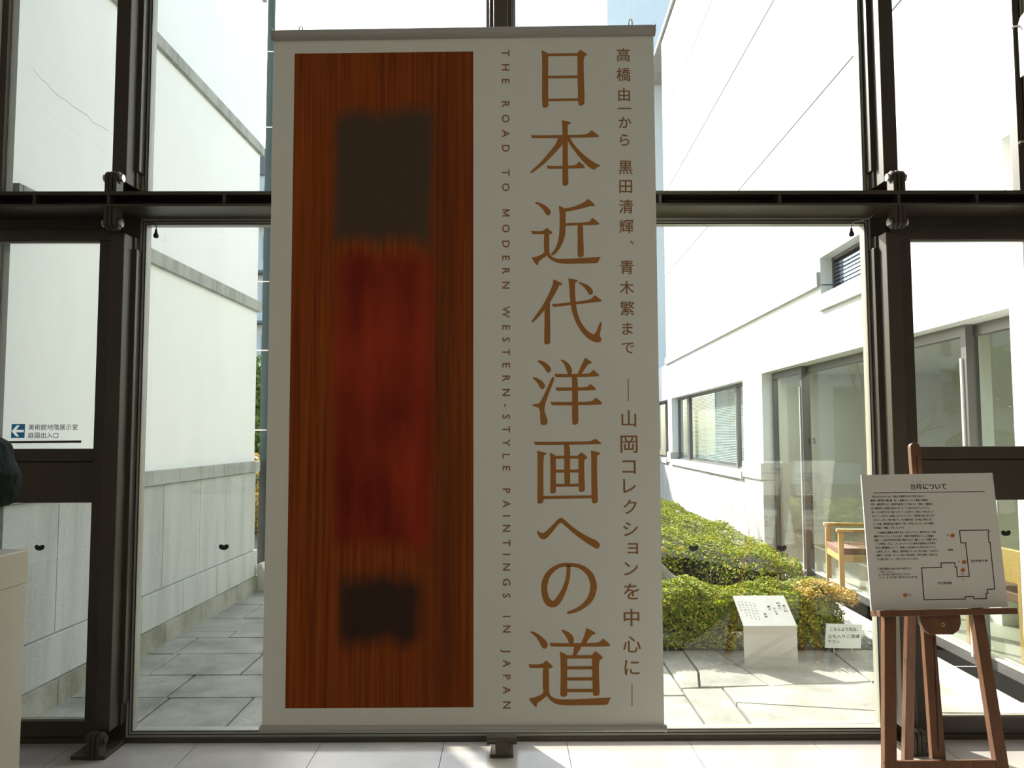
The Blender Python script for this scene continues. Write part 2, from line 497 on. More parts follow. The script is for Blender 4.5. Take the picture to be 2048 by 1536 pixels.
# doors either side
def door(n, x0, x1, hinge):
    t = thing('door_%d' % n, ((x0+x1)/2, YG, 0), kind='structure')
    y0, y1 = YG-.045, YG+.02
    st = .105
    Box('head_frame', M['steel'], t, x0, x1, y0+.01, y1, 2.56, ZT0, bev=.002)
    Box('top_rail', M['steel'], t, x0, x1, y0, y1, 2.495, 2.556, bev=.003)
    Box('stile', M['steel'], t, (x0 if hinge < 0 else x1-.042), (x0+.042 if hinge < 0 else x1), y0, y1, .03, 2.495, bev=.003)
    Box('stile', M['steel'], t, (x1-st if hinge < 0 else x0), (x1 if hinge < 0 else x0+st), y0, y1, .03, 2.495, bev=.003)
    r0, r1 = (x0+.042, x1-st) if hinge < 0 else (x0+st, x1-.042)
    Box('mid_rail', M['steel'], t, r0, r1, y0, y1, 1.374, 1.437, bev=.003)
    Box('mid_panel', M['steel'], t, r0, r1, y0+.004, y1, 1.168, 1.370, bev=.003)
    Box('rail_joint', M['gasket'], t, r0, r1, y0+.012, y1-.005, 1.365, 1.380)
    Box('bottom_rail', M['steel'], t, r0, r1, y0, y1, .03, .105, bev=.003)
    Box('threshold', M['steel'], t, x0, x1, y0, y1+.02, 0, .026)
    gl0, gl1 = (x0+.04, x1-st+.003) if hinge < 0 else (x0+st-.003, x1-.04)
    Box('pane', M['glass'], t, gl0, gl1, YG-.006, YG+.002, 1.43, 2.50)
    Box('pane', M['glass'], t, gl0, gl1, YG-.006, YG+.002, .10, 1.172)
    for z in (2.492, .108):
        Box('glazing_bead', M['frame'], t, gl0, gl1, y0+.012, y0+.03, z-.006, z+.006)
    return t, gl0, gl1
doorL, dl0, dl1 = door(1, -2.66, XM[0]-h, -1)
doorR, dr0, dr1 = door(2, XM[2]+h, 2.72, 1)
print('door panes', dl0, dl1, dr0, dr1)

# vinyl sign on the left door glass
GF = Frame((0, YG-.0065, 0), (1, 0, 0), (0, 0, 1), (0, -1, 0))
def flat(name, m, parent, F, poly, thick=.0006, z0=.0004):
    mb = MB(F); mb.prism([(p[0], p[1], z0) for p in poly], (0, 0, thick)); return mb.build(name, m, parent)
def lettering(name, m, parent, F, V, faces, z0=.0010):
    mb = MB(F); mb.add([(p[0], p[1], z0+.00006*(3*i//len(V))) for i, p in enumerate(V)], faces); return mb.build(name, m, parent)
def pxp(F, pts): return [F.uv(*p) for p in pts]
from mathutils.geometry import tessellate_polygon
sq = pxp(GF, [(23.5, 848), (50.5, 848), (49, 876), (22, 876)])
ar = [(187, 343), (275, 248), (322, 252), (262, 318), (388, 322), (385, 360), (255, 362), (312, 425), (265, 430)]
ar = pxp(GF, [(x/8.083, 820+y/8.083) for x, y in ar])
tri = tessellate_polygon([[Vector((*p, 0)) for p in sq], [Vector((*p, 0)) for p in ar]])
sg = lettering('arrow_square', M['blue'], doorL, GF, sq+ar, [list(t_) for t_ in tri], .0005)
sg['label'] = 'blue square with a cut out arrow pointing left'
for s, (xa, ya, xb, yb) in (('美術館地階展示室', (57, 848.3, 156, 860.5)), ('庭園出入口', (56, 864.6, 117, 876.5))):
    V, F = embolden(*text_mesh(s, .0), .013)
    a = GF.uv(xa, yb); b = GF.uv(xb, ya)
    lettering('sign_lettering', M['black'], doorL, GF, fit(V, a[0], b[0], a[1], b[1]), F)
flat('sign_bar', M['barvinyl'], doorL, GF, pxp(GF, [(16.5, 882), (163, 880.8), (162.5, 885.5), (16.2, 886.5)]))

# bean shaped collision marks on the glass
def bean(parent, x, y):
    u, v = GF.uv(x, y)
    pts = [(-26, 2), (-22, -10), (-12, -12), (0, -5), (12, -12), (22, -10), (26, 0), (20, 12), (8, 17), (-8, 17), (-20, 12)]
    k = 10/26*3.95/1550
    rim = [(u+a*k*1.08, v-b*k*1.08) for a, b in pts]; ins = [(u+a*k, v-b*k) for a, b in pts]
    o = flat('safety_mark', M['rubber'], parent, GF, chaikin(ins), z0=.003)
    return o
bean(doorL, 80, 1094); bean(w_l, 448, 1093); bean(w_r, 1387, 1095); bean(w_r, 1563, 1095); bean(doorR, 2011, 1065)

# small black weights on cords under the transom
for (x, y, lab) in ((312, 470, 'small black bob on a cord hanging beside the left mullion'),
                    (1703, 467, 'small black bob on a cord hanging beside the right mullion')):
    p = at(x, y, Y=3.90); c = p
    t = thing('hanging_bob', (p.x, p.y, p.z-.02), lab, 'bob', 'bobs hanging from the transom')
    MB().lathe((p.x, p.y, p.z-.016), [(.004, 0), (.011, .003), (.0135, .010), (.012, .018), (.007, .028), (.005, .044), (.002, .047)], 12).build('weight', M['rubber'], t, True)
    s = -1 if x < 1000 else 1
    MB().tube([(p.x, p.y, p.z+.03), (p.x+.001, p.y, p.z+.045), (p.x+s*.012, p.y-.01, p.z+.058), (p.x+s*.05, p.y-.02, p.z+.062),
               (p.x+s*.085, p.y-.03, p.z+.075), (p.x+s*.10, p.y-.03, ZT0)], .0022, 6).build('cord', M['wire' if s > 0 else 'rubber'], t)

# flange plate at the far right upright, the sun on it painted white
t = thing('hanging_plate', (2.60, 3.80, 3.30), 'narrow white plate with rounded top on metal hooks at upper right edge', 'plate')
pxx = at(2037.5, 100, Y=3.905).x
pz0, pz1 = at(2040, 155, X=pxx).z, at(2037, 45, X=pxx).z
pts = [(pxx, 3.905, pz0), (pxx, 3.72, pz0), (pxx, 3.72, pz1+.03), (pxx, 3.85, pz1+.03), (pxx, 3.885, pz1+.018), (pxx, 3.902, pz1-.01), (pxx, 3.905, pz1-.04)]
MB().prism(pts, (.01, 0, 0)).build('plate', M['white'], t)
for y in (52, 283):
    a = at(2025+(y-52)*.06, y+5, Y=3.91); b = at(2042+(y-52)*.06, y-4, Y=3.90)
    MB().tube([a, a+Vector((.006, 0, .012)), (a+b)/2, b+Vector((0, 0, .004)), b+Vector((.03, .02, .01))], .006, 8).build('hook', M['chrome'], t, True)
Box('upright', M['steel'], t, 2.650, 2.72, 3.925, YG+.03, 2.70, ZC)

# =================================================================== BANNER
YB = 3.35
BF = Frame((0, YB, 0), (1, 0, 0), (0, 0, 1), (0, -1, 0))
bl = BF.uv(523.5, 1452); br = BF.uv(1328.5, 1451); tl = BF.uv(548.5, 72); tr_ = BF.uv(1306.5, 61)
ban = thing('exhibition_banner', (-.2, YB, bl[1]), 'tall white hanging exhibition banner with brown lettering and brown picture panel', 'banner')
cl = MB(BF); NX, NY = 24, 40
import itertools
def banq(a, b):
    x = (tl[0]*(1-a)+tr_[0]*a)*b+(bl[0]*(1-a)+br[0]*a)*(1-b)
    z = (tl[1]*(1-a)+tr_[1]*a)*b+(bl[1]*(1-a)+br[1]*a)*(1-b)
    return x, z
V = []; F = []
for side in (0, -.002):
    for j in range(NY+1):
        for i in range(NX+1):
            x, z = banq(i/NX, j/NY); V.append((x, z, side))
n = (NX+1)*(NY+1)
for j in range(NY):
    for i in range(NX):
        a = j*(NX+1)+i
        F.append([a, a+1, a+NX+2, a+NX+1]); F.append([n+a, n+a+NX+1, n+a+NX+2, n+a+1])
for j in range(NY):
    for i in (0, NX):
        a = j*(NX+1)+i; F.append([a, a+NX+1, n+a+NX+1, n+a])
cl.add(V, F).build('cloth', M['cloth'], ban)
def P3(F, x, y, w=0): u, v = F.uv(x, y); return F((u, v, w))
MB().cyl(P3(BF, 548, 72.5, .004), P3(BF, 1307, 61.5, .004), .0235, 20).build('top_rod', M['rod'], ban, False)
MB().cyl(P3(BF, 523, 1456.5, .004), P3(BF, 1330, 1455.5, .004), .0135, 20).build('bottom_rod', M['rod'], ban, False)
for (x, y, r) in ((546, 72.5, .027), (1308, 61.5, .027), (522, 1456.5, .016), (1331, 1455.5, .016)):
    c = P3(BF, x, y, .004); MB().cyl(c-Vector((.003, 0, 0)), c+Vector((.003, 0, 0)), r, 20).build('rod_cap', M['rod'], ban)
for (x, y) in ((602, 66), (1260.5, 52)):
    c = P3(BF, x, y, .004); k = []
    for q in range(11):
        tt = math.pi*q/10; k.append(c+Vector((.0075*math.cos(tt), 0, .018+.010*math.sin(tt))))
    MB().tube([c+Vector((.0085, 0, -.012))]+k+[c+Vector((-.0085, 0, -.012))], .0028, 8).build('hanging_loop', M['rod'], ban, True)
    MB().tube([c+Vector((0, 0, .026)), (c.x-.005, c.y+.02, ZC)], .0009, 6).build('hanging_wire', M['wire'], ban)

# generic picture panel in the colours of the print
def mat_picture():
    m = bpy.data.materials.new('picture_print'); m.use_nodes = True
    nt = m.node_tree; L = nt.links.new; b = nt.nodes['Principled BSDF']; b.inputs['Roughness'].default_value = .8; b.inputs['Specular IOR Level'].default_value = .15
    tc = nt.nodes.new('ShaderNodeTexCoord'); sp = nt.nodes.new('ShaderNodeSeparateXYZ'); L(tc.outputs['Generated'], sp.inputs[0])
    mp = nt.nodes.new('ShaderNodeMapping'); mp.inputs['Scale'].default_value = (16, 1, 1.1); L(tc.outputs['Generated'], mp.inputs[0])
    n = nt.nodes.new('ShaderNodeTexNoise'); n.inputs['Scale'].default_value = 3; n.inputs['Detail'].default_value = 7; n.inputs['Distortion'].default_value = .5
    L(mp.outputs[0], n.inputs['Vector'])
    w = nt.nodes.new('ShaderNodeValToRGB'); e = w.color_ramp.elements
    e[0].position = .3; e[0].color = (.17, .034, .006, 1); e[1].position = .72; e[1].color = (.36, .082, .012, 1)
    L(n.outputs[0], w.inputs[0])
    n2 = nt.nodes.new('ShaderNodeTexNoise'); n2.inputs['Scale'].default_value = 5; n2.inputs['Detail'].default_value = 5
    L(tc.outputs['Generated'], n2.inputs['Vector'])
    def math_(op, a, c=None, clamp=False):
        q = nt.nodes.new('ShaderNodeMath'); q.operation = op; q.use_clamp = clamp
        for i, s in enumerate((a, c)):
            if s is None: continue
            if isinstance(s, (int, float)): q.inputs[i].default_value = s
            else: L(s, q.inputs[i])
        return q.outputs[0]
    wob = math_('MULTIPLY', math_('SUBTRACT', n2.outputs[0], .5), .06)
    def band(axis, c, hw, soft):
        d = math_('ABSOLUTE', math_('SUBTRACT', math_('ADD', sp.outputs[axis], wob), c))
        return math_('DIVIDE', math_('SUBTRACT', hw, d), soft, True)
    def field(base, cx, hx, cz, hz, col, sx=.06, sz=.03, amt=1.0):
        k = math_('MULTIPLY', math_('MULTIPLY', band('X', cx, hx, sx), band('Z', cz, hz, sz)), amt)
        mx = nt.nodes.new('ShaderNodeMix'); mx.data_type = 'RGBA'
        L(k, mx.inputs[0]); L(base, mx.inputs[6])
        if isinstance(col, tuple): mx.inputs[7].default_value = (*col, 1)
        else: L(col, mx.inputs[7])
        return mx.outputs[2]
    red = nt.nodes.new('ShaderNodeValToRGB'); e = red.color_ramp.elements
    e[0].position = .3; e[0].color = (.15, .014, .007, 1); e[1].position = .75; e[1].color = (.42, .048, .016, 1)
    L(n2.outputs[0], red.inputs[0])
    c = field(w.outputs[0], .84, .16, .45, .60, (.10, .028, .012), .22, .2, .75)
    c = field(c, .50, .30, .80, .115, (.085, .055, .034), .07, .03)
    c = field(c, .51, .30, .455, .235, red.outputs[0], .07, .03)
    c = field(c, .50, .26, .145, .06, (.05, .026, .018), .08, .03)
    L(c, b.inputs['Base Color'])
    return m
pic = flat('picture_panel', mat_picture(), ban, BF, pxp(BF, [(589.5, 107.5), (946.5, 103), (947, 1414.5), (570.5, 1416.5)]), .0004, .0004)
pic['label'] = 'brown picture with abstract charcoal and dark red fields'

G = {}   # brush-serif title characters: strokes in crop pixels
G['日'] = (1050, 80, 9.6, [
 [(315,205),(335,203),(440,255),(445,320),(445,1180),(452,1265),(420,1295),(370,1305),(325,1290),(330,400),(325,290)],
 [(1000,250),(1055,185),(1125,225),(1195,275),(1185,295),(1125,330),(1130,700),(1150,1225),(1100,1255),(1060,1265),(1020,1250),(1008,700),(1005,310)],
 [(430,260),(1010,253),(1010,305),(430,315)], [(430,690),(1030,680),(1030,733),(430,740)], [(430,1130),(1030,1118),(1030,1170),(430,1180)]])
G['本'] = (1050, 230, 9.6, [
 [(705,105),(730,103),(860,132),(880,155),(870,175),(835,182),(820,200),(820,450),(825,1000),(837,1325),(800,1355),(755,1365),(715,1350),(722,700),(718,250),(708,130)],
 [(115,383),(180,392),(1190,383),(1270,298),(1290,298),(1425,405),(1415,430),(145,450),(125,430)],
 [(640,430),(720,430),(725,565),(560,750),(380,930),(230,1050),(120,1120),(95,1105),(105,1085),(300,910),(470,710),(590,560)],
 [(820,425),(860,430),(940,570),(1080,720),(1250,865),(1370,935),(1450,970),(1445,985),(1390,1005),(1330,1050),(1290,1045),(1180,960),(1050,820),(920,650),(815,500)],
 [(415,970),(480,980),(960,975),(1030,900),(1050,902),(1145,980),(1150,1010),(1135,1022),(445,1040),(428,1020)]])
G['近'] = (1050, 385, 9.6, [
 [(195,190),(215,177),(330,215),(430,275),(490,350),(497,395),(475,435),(430,445),(400,420),(340,320),(260,240),(200,212)],
 [(115,732),(180,745),(350,742),(410,680),(430,682),(530,765),(525,785),(470,812),(360,800),(145,800),(128,785)],
 [(365,760),(468,760),(465,1150),(490,1205),(530,1245),(620,1275),(800,1275),(1445,1237),(1452,1250),(1425,1290),(1405,1345),(1370,1360),(800,1370),(650,1360),(530,1315),(450,1255),(420,1205),(362,1150)],
 [(365,1140),(440,1185),(420,1215),(330,1275),(250,1340),(258,1370),(240,1398),(215,1390),(125,1260),(135,1247),(190,1242),(270,1215),(340,1180)],
 [(648,262),(665,258),(760,303),(780,380),(780,650),(770,830),(730,960),(660,1090),(580,1180),(520,1215),(490,1195),(560,1110),(620,990),(655,830),(668,600),(665,400)],
 [(725,300),(830,300),(1000,250),(1130,190),(1205,125),(1225,130),(1340,230),(1335,265),(1310,265),(1270,258),(1130,300),(960,340),(830,362),(740,385)],
 [(750,588),(1230,575),(1290,490),(1310,492),(1428,590),(1420,615),(1400,622),(790,640),(750,645)],
 [(1008,600),(1112,600),(1120,900),(1132,1215),(1100,1240),(1050,1248),(1010,1230),(1010,900)]])
G['代'] = (1050, 545, 9.6, [
 [(540,140),(560,135),(715,205),(720,230),(700,242),(660,240),(610,350),(480,580),(375,720),(270,850),(150,962),(115,940),(200,830),(330,650),(440,450),(510,290),(540,200)],
 [(375,640),(480,560),(478,700),(490,1345),(460,1375),(400,1385),(365,1365),(375,1000)],
 [(828,118),(850,113),(1000,140),(1015,160),(1000,182),(960,195),(960,400),(975,560),(1000,760),(1060,930),(1160,1080),(1260,1165),(1330,1190),(1370,1130),(1435,960),(1455,950),(1478,965),(1460,1080),(1430,1215),(1468,1265),(1470,1305),(1440,1340),(1380,1348),(1290,1320),(1180,1250),(1060,1110),(970,950),(900,750),(868,560),(850,300),(840,170)],
 [(510,600),(570,605),(850,575),(1260,525),(1330,440),(1350,442),(1475,530),(1470,560),(990,610),(560,665),(530,650)],
 [(1030,195),(1050,183),(1150,215),(1250,270),(1305,350),(1305,400),(1270,432),(1230,425),(1180,340),(1110,260),(1035,212)]])
G['洋'] = (1050, 700, 9.6, [
 [(230,215),(275,195),(370,225),(460,290),(500,350),(495,410),(455,443),(420,425),(350,320),(290,260)],
 [(138,535),(160,517),(260,550),(340,605),(383,665),(380,720),(345,755),(300,745),(250,650),(190,580)],
 [(525,520),(550,517),(567,540),(540,630),(460,830),(400,1000),(370,1130),(385,1210),(425,1320),(438,1390),(410,1435),(350,1447),(300,1425),(290,1300),(290,1180),(260,1110),(220,1090),(145,1075),(140,1055),(160,1040),(240,1038),(290,1010),(370,850),(440,700),(500,560)],
 [(683,200),(705,177),(790,215),(860,285),(900,360),(903,420),(885,475),(830,475),(805,420),(770,310),(735,245)],
 [(1140,160),(1160,150),(1275,225),(1280,250),(1260,262),(1220,265),(1150,360),(1070,485),(1000,485),(1080,300),(1135,195)],
 [(568,455),(620,463),(1240,460),(1300,383),(1325,388),(1430,480),(1420,512),(600,525),(580,505)],
 [(583,715),(640,722),(1185,720),(1245,658),(1268,660),(1365,740),(1358,773),(610,787),(595,765)],
 [(488,992),(540,1000),(1275,997),(1350,920),(1375,920),(1482,1015),(1478,1052),(525,1065),(500,1040)],
 [(890,490),(1010,490),(1018,900),(1028,1400),(990,1430),(940,1440),(903,1420),(905,900),(903,560)]])
G['画'] = (1055, 860, 9.6, [
 [(120,218),(180,230),(1200,222),(1290,172),(1320,172),(1420,255),(1415,275),(155,290),(135,270)],
 [(690,255),(818,255),(818,800),(820,1060),(710,1060),(706,800),(705,320)],
 [(178,415),(195,402),(340,432),(367,450),(355,475),(305,492),(305,1200),(310,1370),(280,1405),(220,1417),(187,1400),(193,1000),(193,450)],
 [(1210,405),(1235,398),(1380,428),(1397,450),(1385,470),(1335,485),(1335,900),(1355,1370),(1320,1405),(1270,1410),(1230,1390),(1225,900),(1225,460)],
 [(290,1265),(1240,1255),(1240,1310),(290,1325)],
 [(425,440),(440,432),(540,492),(545,520),(545,1100),(548,1185),(520,1210),(470,1220),(432,1205),(440,900),(440,600)],
 [(960,492),(1030,430),(1050,432),(1150,520),(1145,540),(1088,572),(1090,850),(1105,1150),(1080,1182),(1020,1190),(980,1175),(978,800),(978,550)],
 [(520,495),(1000,493),(1000,550),(520,553)], [(520,762),(1000,760),(1000,815),(520,818)], [(520,1035),(1000,1030),(1000,1085),(520,1090)]])
G['へ'] = (1055, 1020, 6.982, [
 [(130,295),(148,285),(170,308),(205,322),(240,312),(300,260),(430,125),(465,104),(500,118),(600,210),(720,300),(840,370),(970,428),(1005,465),(1012,505),(985,543),(945,535),(800,445),(640,325),(500,200),(465,175),(430,200),(330,330),(270,395),(225,412),(180,395),(150,355)]])
no = [(572,775,55),(572,850,55),(565,930,56),(545,1020,60),(495,1150,72),(430,1260,86),(372,1312,90),(310,1300,98),(262,1240,92),(234,1120,84),(245,1000,84),(290,900,76),(370,820,62),(470,772,52),(585,764,50),(700,778,56),(800,828,70),(878,910,84),(918,1020,90),(920,1100,92),(895,1200,88),(840,1285,76),(740,1368,60),(640,1415,45),(555,1436,32)]
def ribbon(P):
    # resample with Catmull-Rom, then offset both sides
    Q = []
    for i in range(len(P)-1):
        p0 = P[max(i-1, 0)]; p1 = P[i]; p2 = P[i+1]; p3 = P[min(i+2, len(P)-1)]
        for k in range(4):
            t = k/4
            Q.append(tuple(.5*((2*p1[c])+(-p0[c]+p2[c])*t+(2*p0[c]-5*p1[c]+4*p2[c]-p3[c])*t*t+(-p0[c]+3*p1[c]-3*p2[c]+p3[c])*t**3) for c in range(3)))
    Q.append(P[-1])
    quads = []; prev = None
    for i, q in enumerate(Q):
        a = Q[max(i-1, 0)]; b = Q[min(i+1, len(Q)-1)]
        dx, dy = b[0]-a[0], b[1]-a[1]; l = math.hypot(dx, dy)
        nx, ny = -dy/l*q[2]/2, dx/l*q[2]/2
        cur = ((q[0]+nx, q[1]+ny), (q[0]-nx, q[1]-ny))
        if prev: quads.append([prev[0], prev[1], cur[1], cur[0]])
        prev = cur
    return quads
G['道'] = (1050, 1250, 8.533, [
 [(98,118),(120,100),(230,155),(330,235),(388,310),(388,360),(360,400),(320,405),(285,380),(240,280),(170,185),(105,135)],
 [(60,662),(110,673),(290,670),(355,605),(375,610),(478,705),(470,722),(415,750),(310,732),(90,737),(72,715)],
 [(303,700),(410,700),(410,1140),(430,1200),(490,1245),(600,1270),(850,1268),(1455,1237),(1462,1250),(1435,1300),(1420,1345),(1390,1365),(850,1372),(640,1370),(520,1345),(430,1285),(370,1205),(303,1150)],
 [(310,1140),(390,1180),(365,1215),(290,1280),(200,1340),(208,1375),(195,1402),(170,1395),(62,1265),(75,1250),(150,1238),(240,1205),(295,1175)],
 [(617,90),(640,75),(730,110),(800,165),(835,225),(830,330),(760,330),(715,220),(660,140)],
 [(1040,58),(1060,52),(1195,125),(1203,148),(1185,163),(1150,165),(1110,210),(1030,330),(945,330),(1010,190),(1035,100)],
 [(420,297),(480,310),(1255,310),(1325,235),(1345,235),(1455,335),(1445,367),(450,370),(430,345)],
 [(840,330),(975,330),(955,390),(885,500),(865,545),(803,545),(835,420)],
 [(592,462),(610,453),(720,512),(720,600),(718,1150),(725,1190),(690,1220),(640,1225),(600,1210),(610,900),(605,550)],
 [(1140,512),(1195,448),(1215,450),(1332,550),(1325,570),(1262,605),(1262,900),(1277,1180),(1240,1205),(1190,1212),(1155,1195),(1150,900),(1145,590)]]
 + [[(690,a),(1170,a-2),(1170,b-2),(690,b)] for a, b in ((515,572),(703,758),(893,947),(1090,1147))])
for ch, (ox, oy, s, strokes) in G.items():
    mb = MB(BF)
    for k, st in enumerate(strokes):
        P = chaikin(st, 2) if len(st) > 4 else st
        mb.add([(*BF.uv(ox+x/s, oy+y/s), .0008+.00005*k) for x, y in P], [list(range(len(P)))])
    mb.build('title_character', M['ink'], ban)
mb = MB(BF)
for q in ribbon(no):
    mb.add([(*BF.uv(1055+x/6.982, 1020+y/6.982), .0009) for x, y in q], [[0, 1, 2, 3]])
mb.build('title_character', M['ink'], ban)

small = [('高',1246.6,110,27),('橋',1247,149,28),('由',1248,189,27),('一',1249,217,27),('か',1250,245,25),('ら',1249,280,23),('黒',1251,335,28),('田',1251.5,373.5,26),
 ('清',1252,413,28),('輝',1252.5,453,28),('、',1263.5,485,8),('青',1253.5,534.5,28),('木',1253.5,575,28),('繁',1254.5,616.5,29),('ま',1255,657,25),('で',1256,696,25),
 ('山',1257.6,837,33),('岡',1258,888.5,35),('コ',1258,934,27),('レ',1259,972,28),('ク',1260,1013.5,29),('シ',1261,1058,29),('ョ',1265.5,1097,22),('ン',1262,1137.5,28),
 ('を',1263,1183,32),('中',1263,1235,35),('心',1264,1288.5,35),('に',1264,1335,30)]
for ch, x, y, s in small:
    V, F = embolden(*text_mesh(ch, 0, 3), .022)
    a, b, c, d = bounds(V); k = s/max(b-a, d-c)/2
    w_, h_ = (b-a)*k, (d-c)*k
    p = BF.uv(x-w_, y+h_); q = BF.uv(x+w_, y-h_)
    lettering('subtitle_character', M['ink2'], ban, BF, fit(V, p[0], q[0], p[1], q[1]), F, .0008)
for (x, y0, y1) in ((1256.5, 757, 801.5), (1264, 1368, 1412)):
    flat('subtitle_rule', M['ink2'], ban, BF, pxp(BF, [(x-.8, y0), (x+.8, y0), (x+.8, y1), (x-.8, y1)]), .0003)
s = 'THE ROAD TO MODERN WESTERN-STYLE PAINTINGS IN JAPAN'
aspect = 1317/20.5
best = None
for sp in (1.2, 1.6):
    V, F = text_mesh(s, .014, 2, 'LEFT', sp); a, b, c, d = bounds(V); best = (best or []) + [(sp, (b-a)/(d-c))]
sp = best[0][0]+(aspect-best[0][1])*(best[1][0]-best[0][0])/(best[1][1]-best[0][1])
V, F = text_mesh(s, .014, 2, 'LEFT', sp)
print('english spacing', sp)
a, b, c, d = bounds(V)
W = []
for x, y in V:
    f_ = (x-a)/(b-a); g_ = (y-c)/(d-c)
    pxx = (998.5+(1001-998.5)*f_) + 20.5*g_; W.append(BF.uv(pxx, 100+1317*f_))
def islands(nv, F):
    par = list(range(nv))
    def find(a):
        while par[a] != a: par[a] = par[par[a]]; a = par[a]
        return a
    for f in F:
        for k in f[1:]: par[find(k)] = find(f[0])
    g = {}
    for f in F: g.setdefault(find(f[0]), []).append(f)
    return list(g.values())
ISL = sorted(islands(len(W), F), key=lambda fs: -sum(W[k][1] for f in fs for k in f)/sum(len(f) for f in fs))
for li, fs in enumerate(ISL):
    if li == 9:      # the letter M, drawn as its own outline
        uu = [W[k][0] for f in fs for k in f]; vv = [W[k][1] for f in fs for k in f]
        mo = [(0, 0), (0, 1), (.2, 1), (.5, .38), (.8, 1), (1, 1), (1, 0), (.83, 0), (.83, .66), (.57, .14), (.43, .14), (.17, .66), (.17, 0)]
        lettering('english_letter', M['ink2'], ban, BF, [(min(uu)+y*(max(uu)-min(uu)), max(vv)-x*(max(vv)-min(vv))) for x, y in mo], [list(range(len(mo)))], .0008)
        continue
    ids = sorted({k for f in fs for k in f}); mp_ = {k: i for i, k in enumerate(ids)}
    lettering('english_letter', M['ink2'], ban, BF, [W[k] for k in ids], [[mp_[k] for k in f] for f in fs], .0008)

# =================================================================== EASEL WITH SIGN BOARD
th = math.radians(4); ln = math.radians(11.5)
u_ = Vector((math.cos(th), math.sin(th), 0))
bk = Vector((-math.sin(th), math.cos(th), 0))
v_ = (Vector((0, 0, 1))*math.cos(ln) + bk*math.sin(ln))
w_ = u_.cross(v_)
EF = Frame(at(1880, 1219, Y=3.06), u_, v_, w_)
foot_v = -EF.o.z/math.cos(ln)
es = thing('display_easel', (EF.o.x, EF.o.y, 0), 'reddish brown wooden easel standing by the glazed door on the right', 'easel')
def ebar(name, p0, p1, wid, d0, d1, m='easel'):
    """bar in the easel plane from uv p0 to p1"""
    a = Vector((p0[0], p0[1], 0)); b = Vector((p1[0], p1[1], 0))
    d = (b-a).normalized(); s = Vector((-d.y, d.x, 0))*wid/2
    mb = MB(EF).prism([a+s+Vector((0, 0, d0)), b+s+Vector((0, 0, d0)), b-s+Vector((0, 0, d0)), a-s+Vector((0, 0, d0))], (0, 0, d1-d0))
    return bevel(mb.build(name, M[m], es), .002)
def ext(p, q, v):      # extend the line p->q to height v
    t = (v-p[1])/(q[1]-p[1]); return (p[0]+(q[0]-p[0])*t, v)
lt = EF.uv(1781, 1232); lb = EF.uv(1782, 1530)
rt = EF.uv(1958, 1232); rb = EF.uv(2006, 1530)
ct = EF.uv(1837, 880); cb = EF.uv(1889, 1524)
mv = EF.uv(1836, 905)[1]
ebar('leg', ext(lt, lb, .10), ext(lt, lb, foot_v), .046, -.030, .0)
ebar('leg', ext(rt, rb, .10), ext(rt, rb, foot_v), .046, -.030, .0)
# central mast with a rounded head and a slot
mc0, mc1 = EF.uv(1839, 892), EF.uv(1888, 1522)
d = (Vector(mc1)-Vector(mc0)).normalized(); sx = Vector((-d.y, d.x))
r = .021; pts = []
for k in range(9):
    t = math.pi*k/8; q = Vector(mc0) + sx*r*math.cos(t) - d*r*math.sin(t); pts.append((q.x, q.y, -.052))
for q in (Vector(mc1)-sx*r*1.25, Vector(mc1)+sx*r*1.25): pts.append((q.x, q.y, -.052))
bevel(MB(EF).prism(pts, (0, 0, .024)).build('mast', M['easel'], es), .002)
for a_, b_ in (((1840.5, 908), (1845, 960)), ((1876, 1275), (1886, 1502))):
    a = Vector(EF.uv(*a_)); b = Vector(EF.uv(*b_)); dd = (b-a).normalized(); s2 = Vector((-dd.y, dd.x))*.0022
    flat('slot', M['gasket'], es, EF, [a+s2, b+s2, b-s2, a-s2], .0008, -.0282)
ebar('crossbar', EF.uv(1770, 1534), EF.uv(2012, 1531), .036, -.026, -.004)
ebar('crossbar', (EF.uv(1783, 1060)[0]+.02, EF.uv(1783, 1060)[1]), EF.uv(1940, 1060), .04, -.052, -.028)
lg = ebar('ledge', EF.uv(1745.5, 1227), EF.uv(2016, 1221.5), .022, -.02, .055)
br_ = [(1833, 1230), (1836, 1246), (1843, 1260), (1855, 1268.5), (1900, 1268.5), (1911, 1260), (1915.5, 1247), (1914, 1230)]
bevel(MB(EF).prism([(*EF.uv(*p), .0) for p in br_], (0, 0, .022)).build('ledge_bracket', M['easel'], es), .002)
c = EF(( *EF.uv(1878.5, 1249), .023)); wv = EF.w
MB().cyl(c-wv*.004, c+wv*.002, .0075, 18).build('screw', M['brass'], es)
MB().cyl(c+wv*.0012, c+wv*.0026, .0035, 12).build('screw_recess', M['gasket'], es)
top = EF((*EF.uv(1842, 960), -.06)); foot = at(1814, 1548, Z=0)
dr = (foot-top).normalized(); sd = Vector((math.cos(th), math.sin(th), 0)); nr = dr.cross(sd).normalized()
mb = MB()
pl_ = [top+sd*.017, foot+sd*.021, foot-sd*.021, top-sd*.017]
mb.prism([p-nr*.015 for p in pl_], nr*.03)
bevel(mb.build('leg', M['easel'], es), .002)

# sign board resting on the ledge
SBF = Frame(EF.o + w_*.010, u_, v_, w_)
brd = thing('sign_board', SBF((0, .01, 0)), 'white foam sign board with Japanese text and site plan on the easel', 'sign')
cs = [(1722.5, 950), (1985, 945.5), (2016.5, 1214), (1743, 1221)]
q = pxp(SBF, cs)
MB(SBF).prism([(*p, -.007) for p in q], (0, 0, .007)).build('board', M['board'], brd)
BKF = Frame(SBF.o - w_*.0085, u_, v_, -w_)
def on_board(name, m, V2, F, both=True):
    o = lettering(name, m, brd, SBF, V2, F, .0006)
    return o
